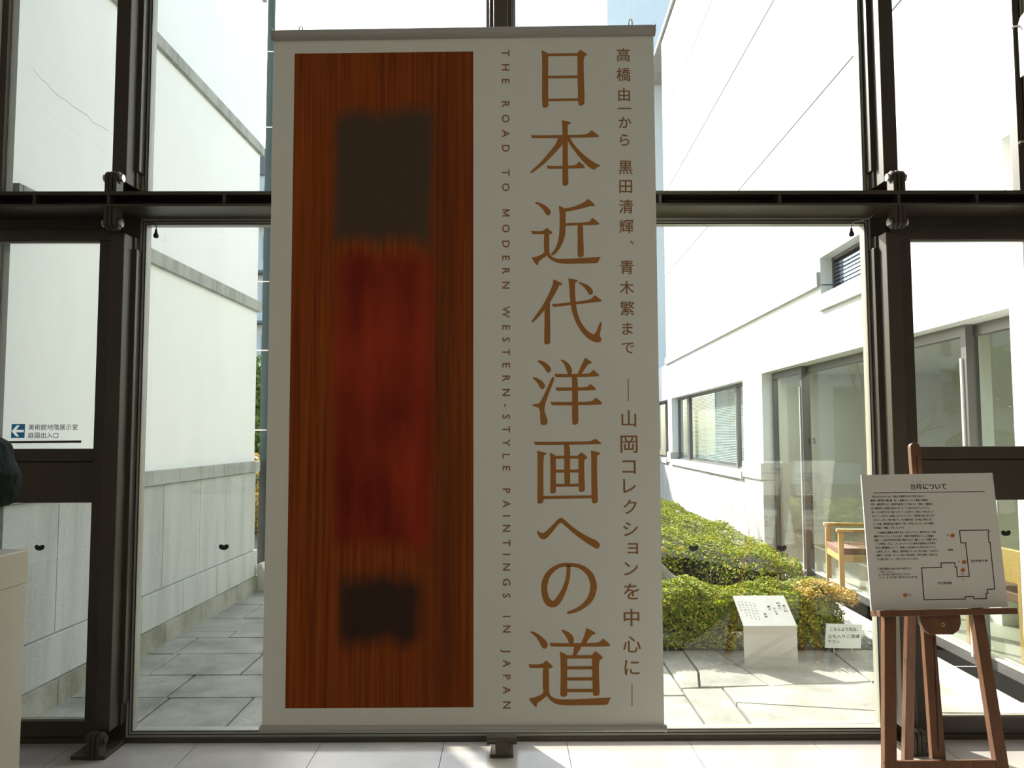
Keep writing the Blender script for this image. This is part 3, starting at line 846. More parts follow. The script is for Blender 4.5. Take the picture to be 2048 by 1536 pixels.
# the panel is printed on both faces: mirrored copy reads correctly from behind
uc = (q[0][0]+q[1][0]+q[2][0]+q[3][0])/4
def board_print(name, m, V2, F):
    lettering(name, m, brd, SBF, V2, F, .0006)
    lettering(name, m, brd, BKF, [(2*uc-x, y) for x, y in V2], [f[::-1] for f in F], .0006)
def btext(s, box, m='black', bold=.0, line=1.0, res=1, align='LEFT'):
    V, F = embolden(*text_mesh(s, 0, res, align, 1.0, line), .004+bold*3)
    (x0, y0, x1, y1) = box
    a = SBF.uv(x0, y1); b = SBF.uv(x1, y0); top = SBF.uv(x0, y0)
    # text block squared to the board: left edge from the mean
    board_print('sign_lettering', M[m], fit(V, a[0], a[0]+(b[0]-SBF.uv(x0, y0)[0]), a[1], top[1]), F)
btext('台柿', (1822, 966.8, 1844.5, 979.5), 'black', .005, res=2)
btext('について', (1847, 967.5, 1893, 979), 'black', .018, res=2)
btext('だい  かき', (1824.5, 962.6, 1842, 964.6), 'black', .0)
def bpoly(name, m, pts):
    V2 = pxp(SBF, pts); board_print(name, M[m], V2, [list(range(len(V2)))])
bpoly('sign_rule', 'maroon', [(1746.5, 985.4), (1969, 982.4), (1969, 983.8), (1746.5, 986.6)])
P1 = '　文政12年(1829)の10月、箕面の紅葉狩をかねて伊丹を訪れた\n漢詩人で儒学者の頼山陽・同じく篠崎小竹、そして画家の田能村\n竹田・高橋草坪らは、当時伊丹銘酒として知られた「剣菱」の醸造元\n坂上桐陰家での酒宴に招かれました。その席に出されたみごとな\n柿―へたの周りが丸く盛り上がっている形から「台柿」と呼ばれてい\nました―のあまりの美味におどろくとともに、岡田家の庭にあるだけ\nのたいへん珍しい柿と聞いて、その感動を詩・文や画に表現しまし\nた。以後、岡田家当主は雅号に「柿」の字をとりいれ、22代の岡田\n利兵衞は「柿衞」と号したのです。'
P2 = '　この由緒ある貴重な台柿を次代へ引きつごうと、伊丹市では「台柿\n継承プロジェクト」をたちあげ、京都大学農学部などによる調査の\n結果、この柿が伊丹地方原産と推定される「稲平」という品種である\nことが判明。さらに、古くからのすぐれた接木の技術を伝える伊丹\n市内の東野農会によって、貴重な二世台柿から三世を生みだすこと\nに成功しました。現在は、彫刻作品となった一世の台柿、一本だけの\n貴重な二世台柿、そして三本の三世台柿が、伊丹の歴史・文化を伝\nえる語り部として、大切にまもられています。'
btext(P1, (1748, 991, 1871, 1058.5), 'black', .007, 1.55)
btext(P2, (1754.5, 1063, 1879, 1121), 'black', .007, 1.5)
btext('① 頼山陽遺愛の台柿(一世)から制作された\n　 作品「つどい」。\n② 一世の柿から接ぎ木された二世の柿\n③・④・⑤ 二世の柿から接ぎ木された三世の柿', (1758.5, 1135.5, 1834.5, 1157.5), 'maroon', .004, 1.2)
btext('市立美術館', (1875.5, 1163.5, 1904, 1168.8), 'maroon', .006)
btext('(財)柿衞文庫', (1942, 1119.3, 1975.5, 1124.8), 'maroon', .006)
btext('庭園', (1896.5, 1097.8, 1906, 1102), 'maroon', .006)
for ch, x, y in (('④', 1896, 1070.5), ('②', 1918, 1123.5), ('③', 1925.5, 1147.5), ('①', 1926, 1158), ('⑤', 1820, 1190)):
    btext(ch, (x-2.6, y-2.3, x+2.6, y+2.3), 'maroon', .0)
plan = [(1919,1061),(1977.5,1060),(1977.8,1064),(1976,1064.2),(1977.8,1084.6),(1980,1084.6),(1989.5,1178),(1974.5,1178.6),(1975.5,1186.6),(1972,1186.8),(1972.5,1197.2),(1947.5,1197.8),(1947.2,1193.2),(1930.5,1193.4),(1930.5,1198),(1848,1199.6),(1843,1135.8),(1882.5,1134.8),(1881.8,1126),(1909.5,1125.6),(1910.2,1134.2),(1913,1134.2),(1914.5,1153),(1938.5,1152.6),(1931,1085.6),(1921.5,1086)]
def loop_strip(P, hw):
    out = []; n = len(P)
    for i in range(n):
        a = Vector(P[i]); b = Vector(P[(i+1) % n]); d_ = (b-a).normalized(); s_ = Vector((-d_.y, d_.x))*hw
        a2 = a-d_*hw; b2 = b+d_*hw
        out.append([a2+s_, b2+s_, b2-s_, a2-s_])
    return out
V2 = []; FF = []
for qd in loop_strip(plan, .95):
    b = len(V2); V2 += [SBF.uv(p.x, p.y) for p in qd]; FF.append([b, b+1, b+2, b+3])
board_print('plan_outline', M['maroon'], V2, FF)
for (x, y) in ((1905, 1071), (1928, 1124), (1925.5, 1140), (1810.5, 1190)):
    bpoly('fruit_mark', 'orange', [(x+4.6*math.cos(t*.52)*(1.05 if t % 2 else .98), y+.4+3.9*math.sin(t*.52)) for t in range(12)])
    bpoly('fruit_leaf_mark', 'leafink', [(x-4.5, y-1), (x-2, y-3.5), (x+.5, y-2.2), (x+1.5, y-5.5), (x+2.4, y-2.6), (x+4.2, y-2.4), (x+1.5, y-.6), (x-1, y+1.2)])

# =================================================================== PEDESTAL AND BRONZE
ptop = 1.108
pd = thing('display_pedestal', (-1.96, 2.47, 0), 'beige stone pedestal at the left edge carrying the dark bronze', 'pedestal')
for z0, z1, e, nm in ((0, ptop-.115, .003, 'shaft'), (ptop-.115, ptop, 0, 'top_slab')):
    Box(nm, M['marble'], pd, -2.24, -1.672-e, 2.2, 2.74-e, z0, z1, bev=.004)
# bronze: a lumpy bust whose right contour shows
sb = thing('bronze_sculpture', (-1.96, 2.5, ptop), 'dark patinated bronze sculpture on the beige pedestal cut by the left edge', 'sculpture')
prof = [(-.30, 1.480, .0), (.0, 1.480, .0), (7, 1.474), (10, 1.462), (12, 1.42), (19, 1.402)]
def blob(name, c, rx, ry, rz, seedv, amp=.12, sub=(28, 18)):
    rnd = random.Random(seedv); ph = [(rnd.uniform(2, 6), rnd.uniform(0, 6), rnd.uniform(2, 6), rnd.uniform(0, 6)) for _ in range(4)]
    V = []; F = []; n, m_ = sub
    for j in range(m_+1):
        ph_ = math.pi*j/m_
        for i in range(n):
            t = 2*math.pi*i/n
            d_ = Vector((math.sin(ph_)*math.cos(t), math.sin(ph_)*math.sin(t), math.cos(ph_)))
            k = 1+amp*sum(math.sin(a*d_.x*1.3+b)*math.sin(c_*d_.z*1.2+e+d_.y*2) for a, b, c_, e in ph)/2
            V.append((c[0]+d_.x*rx*k, c[1]+d_.y*ry*k, c[2]+d_.z*rz*k))
    for j in range(m_):
        for i in range(n):
            F.append([j*n+i, j*n+(i+1) % n, (j+1)*n+(i+1) % n, (j+1)*n+i])
    return V, F
def bl_(name, c, rx, ry, rz, sd, amp=.12):
    V, F = blob(name, c, rx, ry, rz, sd, amp); return mesh_obj(name, V, F, M['bronze'], sb, True)
Box('base', M['bronze'], sb, -2.14, -1.86, 2.36, 2.64, ptop, ptop+.03, bev=.004)
mb = MB(); mb.lathe((-1.98, 2.5, ptop+.03), [(.11, 0), (.075, .05), (.06, .11), (.075, .17)], 20); mb.build('neck', M['bronze'], sb, True)
def profile_body():
    # right contour points (pixels) turned into a solid that bulges towards that contour
    cont = [(-16, 872), (-4, 879), (4, 886), (9.5, 896), (11.5, 915), (17, 927), (27, 938), (31, 951), (29, 963), (26.5, 979), (20.5, 997), (11, 1009), (1, 1016), (-14, 1021)]
    cx = -1.93; V = []; F = []; N = 20
    for (x, y) in cont:
        p = at(x, y, Y=2.55); rx = p.x-cx
        for k in range(N):
            t = 2*math.pi*k/N
            V.append((cx+rx*math.cos(t)*(1 if math.cos(t) > 0 else .9), 2.55+rx*.75*math.sin(t)*(1+.12*math.sin(3*t+y*.07)), p.z+.006*math.sin(2*t+x*.4)))
    m_ = len(cont)
    for j in range(m_-1):
        for k in range(N):
            F.append([j*N+k, j*N+(k+1) % N, (j+1)*N+(k+1) % N, (j+1)*N+k])
    F.append(list(range(N))[::-1]); F.append([(m_-1)*N+k for k in range(N)])
    o = mesh_obj('head', V, F, M['bronze'], sb, True)
    s_ = o.modifiers.new('subdivision', 'SUBSURF'); s_.levels = 1; s_.render_levels = 2
profile_body()

# =================================================================== OUTSIDE GROUND
tag(Box('ground', M['soil'], None, -30, 40, YG+.10, 60, -.30, -.075), kind='structure')
pv = thing('pavement', (0, 5, -.05), kind='structure')
Box('bedding', M['joint'], pv, -2.75, 3.0, YG+.03, 9.6, -.075, -.03)
def flag(poly, g=.007):
    n = len(poly)
    c = Vector((sum(p[0] for p in poly)/n, sum(p[1] for p in poly)/n))
    # inset each edge by the joint width
    A = sum(poly[i][0]*poly[(i+1) % n][1]-poly[(i+1) % n][0]*poly[i][1] for i in range(n))
    P = poly if A > 0 else poly[::-1]
    out = []
    for i in range(n):
        p0 = Vector(P[i-1]); p1 = Vector(P[i]); p2 = Vector(P[(i+1) % n])
        d1 = (p1-p0).normalized(); d2 = (p2-p1).normalized()
        n1 = Vector((-d1.y, d1.x)); n2 = Vector((-d2.y, d2.x))
        b = (n1+n2)
        k = g/max(.3, (1+n1.dot(n2)))
        out.append(p1+b*k)
    dz = random.uniform(-.004, .002)
    o = MB().prism([(p.x, p.y, -.045) for p in out], (0, 0, .043+dz)).build('flagstone', M['flag'], pv)
    return bevel(o, .003, 1)
rowsY = [3.985, 4.10, 4.58, 5.0, 5.48, 5.90, 6.10, 6.52, 7.05, 7.70, 8.4, 9.2]
cuts = [[-1.48, -.95, -.3, .25, .75], [-1.955, -1.47, -.9, -.35, .2, .72], [-2.45, -1.98, -1.30, -.8, -.3, .3], [-2.28, -1.70, -1.1, -.5, .15], [-2.32, -1.72, -1.2, -.6, 0, .45],
        [-2.1, -1.78, -1.0, -.4, .2], [-1.85, -1.2, -.65, 0], [-2.2, -1.6, -.9, -.3], [-1.9, -1.3, -.7, 0], [-2.0, -1.2, -.5, 0], [-1.8, -1, -.3]]
for j in range(len(rowsY)-1):
    xr = 1.02 if j < 4 else .3
    xs = [-2.66]+[c for c in cuts[j] if c < xr-.15]+[xr]
    for i in range(len(xs)-1):
        sk = random.uniform(-.015, .015)
        flag([(xs[i], rowsY[j]), (xs[i+1], rowsY[j]), (xs[i+1], rowsY[j+1]), (xs[i], rowsY[j+1])])
R_ = [  # stones right of the banner, ground metres
 [(1.02, 4.71), (1.137, 4.727), (1.203, 5.03), (1.214, 5.52), (1.02, 5.52)],
 [(1.137, 4.727), (1.269, 4.73), (1.563, 4.75), (1.435, 5.52), (1.214, 5.52), (1.203, 5.03)],
 [(1.563, 4.75), (2.209, 4.827), (2.244, 5.52), (1.435, 5.52)],
 [(2.209, 4.827), (2.62, 4.84), (2.62, 5.52), (2.244, 5.52)],
 [(1.02, 3.985), (1.255, 3.985), (1.269, 4.716), (1.02, 4.71)],
 [(1.272, 4.465), (1.976, 4.329), (2.21, 4.30), (2.209, 4.827), (1.269, 4.73)],
 [(1.262, 4.124), (1.884, 4.131), (2.20, 4.135), (2.21, 4.30), (1.976, 4.329), (1.272, 4.465)],
 [(1.255, 3.985), (1.62, 3.985), (1.62, 4.127), (1.262, 4.124)],
 [(1.62, 3.985), (2.20, 3.985), (2.20, 4.135), (1.62, 4.129)],
 [(2.21, 4.30), (2.62, 4.28), (2.62, 4.84), (2.209, 4.827)],
 [(2.20, 3.985), (2.62, 3.985), (2.62, 4.28), (2.21, 4.30)],
]
for p in R_: flag(p)

# =================================================================== LEFT BUILDING (gallery wall)
sl = .027; nl = math.hypot(1, sl)
tdir = Vector((sl/nl, 1/nl, 0))
LF = Frame((-2.70, 0, 0), tdir, Vector((0, 0, 1)), Vector((1/nl, -sl/nl, 0)))     # (s, z, out)
def lbox(name, m, parent, s0, s1, z0, z1, d0, d1, bev=0, F=None):
    o = MB(F or LF).box(s0, s1, z0, z1, d0, d1).build(name, m, parent)
    if bev: bevel(o, bev)
    return o
gb = thing('gallery_building', (-2.7, 5.8, 0), 'white plastered gallery building with grey stone bands on the left', 'building')
SE = 7.64; S0 = 3.99
H = 8.6
lbox('wall', M['plaster'], gb, S0, SE, 1.24, H, -3.2, 0)
lbox('wall_core', M['granite'], gb, S0, SE, -.1, 1.24, -3.2, -.035)
BW = .635
def row(name, m, z0, z1, d, start, gap=.004, bev=.003):
    s = start
    while s > S0: s -= BW
    while s < SE:
        a, b = max(s, S0), min(s+BW, SE+(d if d > 0 else 0))
        if b-a > .03: lbox(name, m, gb, a+gap/2, b-gap/2, z0, z1, -.06, d, bev)
        s += BW
row('band_block', M['band'], 4.315, 4.405, .035, 5.93)
row('band_block', M['band'], 2.725, 2.825, .035, 5.93)
row('band_block', M['band'], 5.92, 6.02, .035, 5.93)
row('cap_block', M['band'], 1.150, 1.252, .045, 5.93)
row('granite_panel', M['granite'], .395, 1.146, .02, 5.73)
row('granite_panel', M['granite'], .145, .391, .035, 5.42)
row('plinth_block', M['plinthg'], -.05, .141, .05, 5.73)
# hairline crack in the plaster
ck = [(66, 137), (75, 150), (84, 160), (92, 165), (104, 180), (118, 193), (132, 201), (146, 213), (160, 222), (175, 231), (186, 245), (200, 252), (217, 262)]
mb = MB(LF)
for a, b in zip(ck[:-1], ck[1:]):
    p = LF.uv(*a); q_ = LF.uv(*b)
    mb.add([(p[0], p[1]+.0018, .0006), (q_[0], q_[1]+.0018, .0006), (q_[0], q_[1]-.0018, .0006), (p[0], p[1]-.0018, .0006)], [[0, 1, 2, 3]])
mb.build('plaster_crack', M['band'], gb)

# downpipe at the end of that wall
dpx = at(508, 1185, Z=0)
DX, DY = -2.455, 7.80
dp = thing('downpipe', (DX, DY, 0), 'dark green grey square downpipe at the end of the gallery wall', 'pipe')
Box('pipe', M['pipe'], dp, DX-.032, DX+.032, DY-.03, DY+.03, 1.25, 8.6, bev=.004)
Box('pipe_shoe', M['pipeblack'], dp, DX-.035, DX+.035, DY-.033, DY+.033, 0.0, 1.25, bev=.004)
for z in (5.45, 4.65, 3.85, 3.05, 2.35, 1.55):
    Box('bracket', M['alu'], dp, DX-.10, DX+.036, DY-.034, DY-.028, z, z+.012)
for z in (1.05, .25):
    Box('bracket', M['pipeblack'], dp, DX-.07, DX+.038, DY-.036, DY-.026, z, z+.03)
mb = MB().prism([(DX+.01, 7.62, -.01), (DX+.17, 7.62, -.01), (DX+.17, 7.62, .10), (DX+.10, 7.62, .17), (DX+.05, 7.62, .27), (DX+.01, 7.62, .25)], (0, .12, 0))
tag(bevel(mb.build('kerb_stone', M['kerb']), .008), 'wedge shaped grey stone at the foot of the downpipe', 'stone')

# =================================================================== RIGHT BUILDING (library)
RF = Frame((2.75, 0, 0), tdir, Vector((0, 0, 1)), Vector((-1/nl, sl/nl, 0)))      # (s, z, out towards the court)
lbd = thing('library_building', (2.9, 9, 0), 'sunlit white building with stone base, windows and glass doors on the right', 'building')
def rbox(name, m, parent, s0, s1, z0, z1, d0, d1, bev=0): return lbox(name, m, parent, s0, s1, z0, z1, d0, d1, bev, RF)
def RS(x, y): return RF.uv(x, y)
for nm, p in (('win TL', (1343, 800)), ('win TR', (1486, 760)), ('win BR', (1488, 938)), ('doorTL', (1523, 750)), ('doorTR', (2018, 617)), ('led', (1640, 572)), ('led far', (1320, 741)), ('lou TL', (1641, 525)), ('lou BL', (1641, 600)), ('l3', (1478, 378)), ('l2', (1325, 375)), ('l1', (1313, 230)), ('upper end', (1327, 300)), ('stile', (1600, 900)), ('stile2', (1928, 800)), ('cap', (1520, 925)), ('cap lo', (1520, 960)), ('win2 r', (1325, 870))):
    print(nm, [round(v, 3) for v in RS(*p)])
WT = .12
D0, D1, DT = RS(1523, 750)[0], RS(2018, 617)[0], 2.22
W0, W1 = RS(1486, 800)[0], RS(1343, 800)[0]
WTOP, WBOT = 2.20, 1.03
SFAR, SUP = 20.0, RS(1326, 300)[0]
S0R = 4.02
def wallseg(s0, s1, z0, z1, name='wall', m='plaster', d1=0.0, d0=-WT-.10): rbox(name, M[m], lbd, s0, s1, z0, z1, d0, d1)
LV0, LV1, LZ0, LZ1 = 5.55, RS(1641, 560)[0], 2.80, 3.16
ZL = 2.90
# lower storey pieces around the openings
wallseg(D0, W0, 1.16, ZL); wallseg(D1, D0, DT, LZ0-.06); wallseg(S0R, D1, -.05, ZL)
wallseg(W0, W1, WTOP, ZL); wallseg(W1, 15.4, 1.16, ZL); wallseg(15.4, 17.6, WTOP, ZL); wallseg(17.6, SFAR, 1.16, ZL)
wallseg(D1, LV0, LZ0-.06, LZ1+.05); wallseg(LV1, D0, LZ0-.06, ZL)
# courses of the upper wall, separated by thin dark strips set almost flush
cz = [ZL+.012, 4.70, 6.36, 7.98, 9.6]
for k, (a, b) in enumerate(zip(cz[:-1], cz[1:])):
    if k == 0:
        wallseg(LV1, SUP, a, b-.02, 'wall_course'); wallseg(S0R, LV0, LZ1+.05, b-.02, 'wall_course'); wallseg(LV0, LV1, LZ1, b-.02, 'wall_course')
    else:
        wallseg(S0R, SUP, a, b-.032, 'wall_course')
    wallseg(S0R, SUP, b-.02-.012*(k > 0), b, 'course_joint', 'joint', -.003)
# projecting ledge blocks with the shadow line below
s = LV1
k = 0
while s < SUP:
    rbox('ledge_block', M['kerb'], lbd, s+.004, min(s+1.25, SUP)-.004, ZL-.01, ZL+.13, -.02, .035, .004); s += 1.25
rbox('ledge_block', M['kerb'], lbd, LV0, LV1, LZ0-.15, LZ0, -.02, .035, .004)
# stone base under windows
def rrow(name, m, z0, z1, d, s0, s1, w=.635):
    s = s0
    while s < s1-.02:
        rbox(name, M[m], lbd, s+.002, min(s+w, s1)-.002, z0, z1, -WT-.1, d, .003); s += w
rrow('cap_block', 'kerb', .965, 1.16, .035, D0, W0, .8)
rrow('cap_block', 'kerb', .93, WBOT, .045, W0, W1, 1.1)
rrow('cap_block', 'kerb', .965, 1.16, .035, W1, 15.4, .8)
rrow('cap_block', 'kerb', .93, WBOT, .045, 15.4, 17.6, 1.1)
rrow('base_panel', 'kerb', -.05, .961, .01, D0, W0)
rrow('base_panel', 'kerb', -.05, .926, .01, W0, W1)
rrow('base_panel', 'kerb', -.05, .961, .01, W1, 15.4)
rrow('base_panel', 'kerb', -.05, .926, .01, 15.4, 17.6)
# step outside the doors
rrow('step_block', 'kerb', -.06, .012, .27, S0R, D0, 1.05)

def rwindow(s0, s1, z0, z1, posts, blind=True):
    f = rbox('window_frame', M['winframe'], lbd, s0, s1, z0, z0+.03, -WT-.05, -WT)
    for (a, b, c, d) in ((s0, s1, z1-.045, z1), (s0, s0+.03, z0, z1), (s1-.03, s1, z0, z1)):
        rbox('frame_member', M['winframe'], f, a, b, c, d, -WT-.05, -WT)
    for p, wdt in posts:
        rbox('frame_member', M['winframe'], f, p-wdt/2, p+wdt/2, z0, z1, -WT-.045, -WT+.01)
        rbox('frame_edge', M['alu'], f, p+wdt/2, p+wdt/2+.012, z0+.02, z1-.12, -WT-.03, -WT+.012)
    ed = [s0]+[p for p, _ in posts]+[s1]
    for a, b in zip(ed[:-1], ed[1:]):
        rbox('pane', M['bglass'], f, a+.015, b-.015, z0+.02, z1-.03, -WT-.028, -WT-.022)
    if blind:
        mb = MB(RF); n = 44
        for k in range(n):
            z = z0+.06+(z1-z0-.10)*k/n
            mb.add([(s0+.06, z, -WT-.10), (s1-.06, z, -WT-.10), (s1-.06, z+.012, -WT-.115), (s0+.06, z+.012, -WT-.115)], [[0, 1, 2, 3]])
        b = mb.build('blind_slats', M['slat'], f); b['kind'] = 'stuff'
    return f
rwindow(W0, W1, WBOT, WTOP, [(Frame(RF((0, 0, -WT)), RF.u, RF.v, RF.w).uv(1475, 850)[0], .07), (Frame(RF((0, 0, -WT)), RF.u, RF.v, RF.w).uv(1378, 850)[0], .16)])
rwindow(15.4, 17.6, WBOT, WTOP, [(16.3, .08)], False)
# glass doors
RG = Frame(RF((0, 0, -WT)), RF.u, RF.v, RF.w)      # plane of the door leaves
sA = RG.uv(1607, 900)[0]; sB = RG.uv(1936, 800)[0]
print('door stiles', sA, sB, D0, D1)
def rdoor(s0, s1, off, edge=None):
    f = rbox('glass_door', M['winframe'], lbd, s0, s1, .012, .075, -WT-.05-off, -WT-off)
    rbox('door_rail', M['winframe'], f, s0, s1, DT-.075, DT, -WT-.05-off, -WT-off)
    rbox('door_rail', M['alu'], f, s0, s1, .078, .095, -WT-.02-off, -WT+.006-off)
    for a in (s0, s1-.06):
        rbox('door_stile', M['winframe'], f, a, a+.06, .075, DT-.075, -WT-.05-off, -WT-off)
    if edge: rbox('door_edge', M['alu'], f, edge, edge+.022, .06, DT-.22, -WT-.02-off, -WT+.012-off)  # bright strip puts the sunlit edge of the stile into the colour
    rbox('pane', M['bglass'], f, s0+.05, s1-.05, .07, DT-.07, -WT-.03-off, -WT-.024-off)
    return f
sM = 6.55
rdoor(sA, D0, 0, sA+.04)
rdoor(sM, sA+.13, .06)
rdoor(sB, sM+.05, 0, sB+.04)
rdoor(D1, sB+.11, .06)
rbox('door_sill', M['alu'], lbd, D1, D0, -.01, .012, -WT-.12, .03)
V, F = embolden(*text_mesh('書 室', 0), .02)
a = RF.uv(1610, 889); b = RF.uv(1637, 875)
GFR = Frame(RF((0, 0, -WT-.06-.022)), -RF.u, RF.v, RF.w)
p, q_ = GFR.uv(1611, 887.5), GFR.uv(1636, 875.5)
lettering('door_lettering', M['greyink'], lbd, GFR, fit(V, min(p[0], q_[0]), max(p[0], q_[0]), p[1], q_[1]), F, .001)
# louvred vent above the doors
lv = rbox('louvre_frame', M['winframe'], lbd, LV0, LV1, LZ0, LZ0+.03, -WT-.05, -WT+.01)
for (a, b, c, d) in ((LV0, LV1, LZ1-.03, LZ1), (LV0, LV0+.03, LZ0, LZ1), (LV1-.03, LV1, LZ0, LZ1)):
    rbox('louvre_member', M['winframe'], lv, a, b, c, d, -WT-.05, -WT+.01)
for k in range(8):
    z = LZ0+.035+k*(LZ1-LZ0-.07)/8
    mb = MB(RF).prism([(LV0+.02, z, -WT), (LV0+.02, z+.006, -WT), (LV0+.02, z+.046, -WT-.05), (LV0+.02, z+.040, -WT-.05)], (LV1-LV0-.04, 0, 0))
    mb.build('louvre_blade', M['louvre'], lv)
# interior seen through the glass
rbox('interior_floor', M['libfloor'], lbd, S0R, 12.5, -.06, .0, -4.6, -WT-.12)
rbox('interior_back_wall', M['libwall'], lbd, S0R, 12.5, 0, 3.2, -4.75, -4.6)
rbox('interior_end_wall', M['libwall'], lbd, 12.4, 12.5, 0, 3.2, -4.6, -WT-.12)
rbox('interior_end_wall', M['libwall'], lbd, S0R, 4.1, 0, 3.2, -4.6, -WT-.12)
rbox('interior_ceiling', M['libwall'], lbd, S0R, 12.5, 2.45, 2.6, -4.6, -WT-.12)
for s_ in (8.05, 6.2):
    rbox('interior_column', M['libwall'], lbd, s_, s_+.22, 0, 2.45, -1.2, -.95)
for s_ in (7.5, 9.4, 11.2):  # unseen lamps added over the doors to brighten the library interior
    lf = rbox('ceiling_lamp', M['lamp'], lbd, s_-.6, s_+.6, 2.435, 2.45, -.95, -.65)
    ld = bpy.data.lights.new('library_light', 'AREA'); ld.shape = 'RECTANGLE'; ld.size = .3; ld.size_y = 1.2; ld.energy = 24; ld.color = (1, .95, .85)
    lo = bpy.data.objects.new('library_light', ld); COL.objects.link(lo); lo.parent = lf
    lo.location = RF((s_, 2.43, -.80)) - ORG[lf.name]
rbox('roof', M['kerb'], lbd, S0R, SFAR, 9.6, 9.7, -6, .05)
rbox('far_block', M['plaster'], lbd, 17.5, 22, 2.95, 12.5, -4, .9)

# chairs behind the glass doors
def chair(x, y, rz, label):
    c_, s_ = math.cos(rz), math.sin(rz)
    T = Frame((x, y, 0), (c_, s_, 0), (-s_, c_, 0), (0, 0, 1))
    t = thing('reading_chair', (x, y, 0), label, 'chair', 'wooden armchairs behind the glass doors')
    def b(name, m, *a): return bevel(MB(T).box(*a).build(name, M[m], t), .006)
    for sx in (-1, 1):
        b('leg', 'chair', sx*.26-.02, sx*.26+.02, .20, .245, 0, .74)
        b('leg', 'chair', sx*.26-.02, sx*.26+.02, -.245, -.20, 0, .60)
        b('armrest', 'chair', sx*.26-.03, sx*.26+.03, -.26, .22, .60, .63)
        b('side_rail', 'chair', sx*.26-.015, sx*.26+.015, -.22, .22, .33, .39)
    b('seat', 'seat', -.24, .24, -.24, .21, .39, .45)
    b('seat_rail', 'chair', -.25, .25, -.24, -.21, .33, .39)
    b('backrest', 'chair', -.25, .25, .205, .235, .52, .74)
    return t
chair(3.32, 7.42, math.radians(-100), 'light wooden armchair behind the glass doors above the yellow leafed hedge corner')
chair(3.52, 5.35, math.radians(95), 'light wooden armchair behind the glass doors at the right picture edge')
chair(4.5, 6.4, math.radians(-90), 'light wooden armchair deeper inside the room behind the glass doors')

# =================================================================== GARDEN
def leaves(n, sampler, size, rnd, m, name, parent):
    V = []; F = []
    for _ in range(n):
        p, nn = sampler(rnd)
        nn = (nn + Vector((rnd.gauss(0, .5), rnd.gauss(0, .5), rnd.gauss(0, .5)+.25))).normalized()
        a = nn.orthogonal().normalized()
        ang = rnd.uniform(0, 6.283); a = (a*math.cos(ang)+nn.cross(a)*math.sin(ang)); b_ = nn.cross(a)
        s_ = size*rnd.uniform(.6, 1.25)
        k = len(V)
        V += [p-a*s_*.5, p+b_*s_*.26+nn*s_*.06, p+a*s_*.5, p-b_*s_*.26+nn*s_*.06]
        F.append([k, k+1, k+2, k+3])
    o = mesh_obj(name, V, F, m, parent); o['kind'] = 'stuff'
    return o
def wav(x, y): return .03*math.sin(7*x+2*y)+.022*math.sin(13*x-5*y+1)+.015*math.sin(29*x+17*y)
def hedge(name, poly, hgt, n, label, size, rnd, rightdrop=0, topbias=.55, rr=.10):
    c = Vector((sum(p[0] for p in poly)/len(poly), sum(p[1] for p in poly)/len(poly)))
    t = thing(name, (c.x, c.y, -.05), label, 'hedge')
    m_ = len(poly)
    edges = []
    for i in range(m_):
        a = Vector(poly[i]); b = Vector(poly[(i+1) % m_]); edges.append((a, b, (b-a).length))
    tot = sum(e[2] for e in edges)
    xs = [p[0] for p in poly]; ys = [p[1] for p in poly]
    def inside(x, y):
        r_ = False
        for i in range(m_):
            x1, y1 = poly[i]; x2, y2 = poly[(i+1) % m_]
            if (y1 > y) != (y2 > y) and x < (x2-x1)*(y-y1)/(y2-y1)+x1: r_ = not r_
        return r_
    def edist(x, y):
        return min(((Vector((x, y))-(a+(b-a)*max(0, min(1, (Vector((x, y))-a).dot(b-a)/(b-a).length_squared)))).length) for a, b, l in edges)
    def smp(r_):
        if r_.random() < topbias:
            while True:
                x = r_.uniform(min(xs), max(xs)); y = r_.uniform(min(ys), max(ys))
                if inside(x, y): break
            e = min(edist(x, y), rr)
            drop = rr-math.sqrt(max(0, rr*rr-(rr-e)**2))
            z = hgt+wav(x, y)-drop+r_.uniform(-.035, .012)
            return Vector((x, y, z)), Vector((0, 0, 1))
        q_ = r_.uniform(0, tot)
        for a, b, l in edges:
            if q_ <= l: break
            q_ -= l
        d_ = (b-a)/l; p = a+d_*q_; nn = Vector((d_.y, -d_.x))
        z = (hgt-.03)*(1-r_.random()**1.35*.95)
        k = wav(p.x*1.3, z*3)+r_.uniform(-.05, .005)
        return Vector((p.x+nn.x*k, p.y+nn.y*k, z)), Vector((nn.x, nn.y, .15))
    o = leaves(n, smp, size, rnd, M['leaf'], 'foliage', t)
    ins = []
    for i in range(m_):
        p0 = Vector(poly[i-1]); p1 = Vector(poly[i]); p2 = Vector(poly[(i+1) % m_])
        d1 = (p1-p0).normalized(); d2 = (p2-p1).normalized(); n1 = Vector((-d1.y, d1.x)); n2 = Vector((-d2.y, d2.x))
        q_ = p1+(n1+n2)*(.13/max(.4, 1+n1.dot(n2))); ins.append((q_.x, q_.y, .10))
    MB().prism(ins, (0, 0, hgt-.21)).build('inner_twigs', M['core'], t)  # solid dark core added inside the foliage to block light
    for k in range(int(tot*5)):
        q_ = rnd.uniform(0, tot)
        for a, b, l in edges:
            if q_ <= l: break
            q_ -= l
        p = a+(b-a)/l*q_; p = p+(c-p).normalized()*rnd.uniform(.08, .2)
        MB().tube([(p.x, p.y, -.08), (p.x+rnd.uniform(-.05, .05), p.y+rnd.uniform(-.05, .05), .15), (p.x+rnd.uniform(-.12, .12), p.y+rnd.uniform(-.1, .1), .32)], [.009, .007, .004], 5).build('stem', M['bark'], t)
    return t
rnd = random.Random(3)
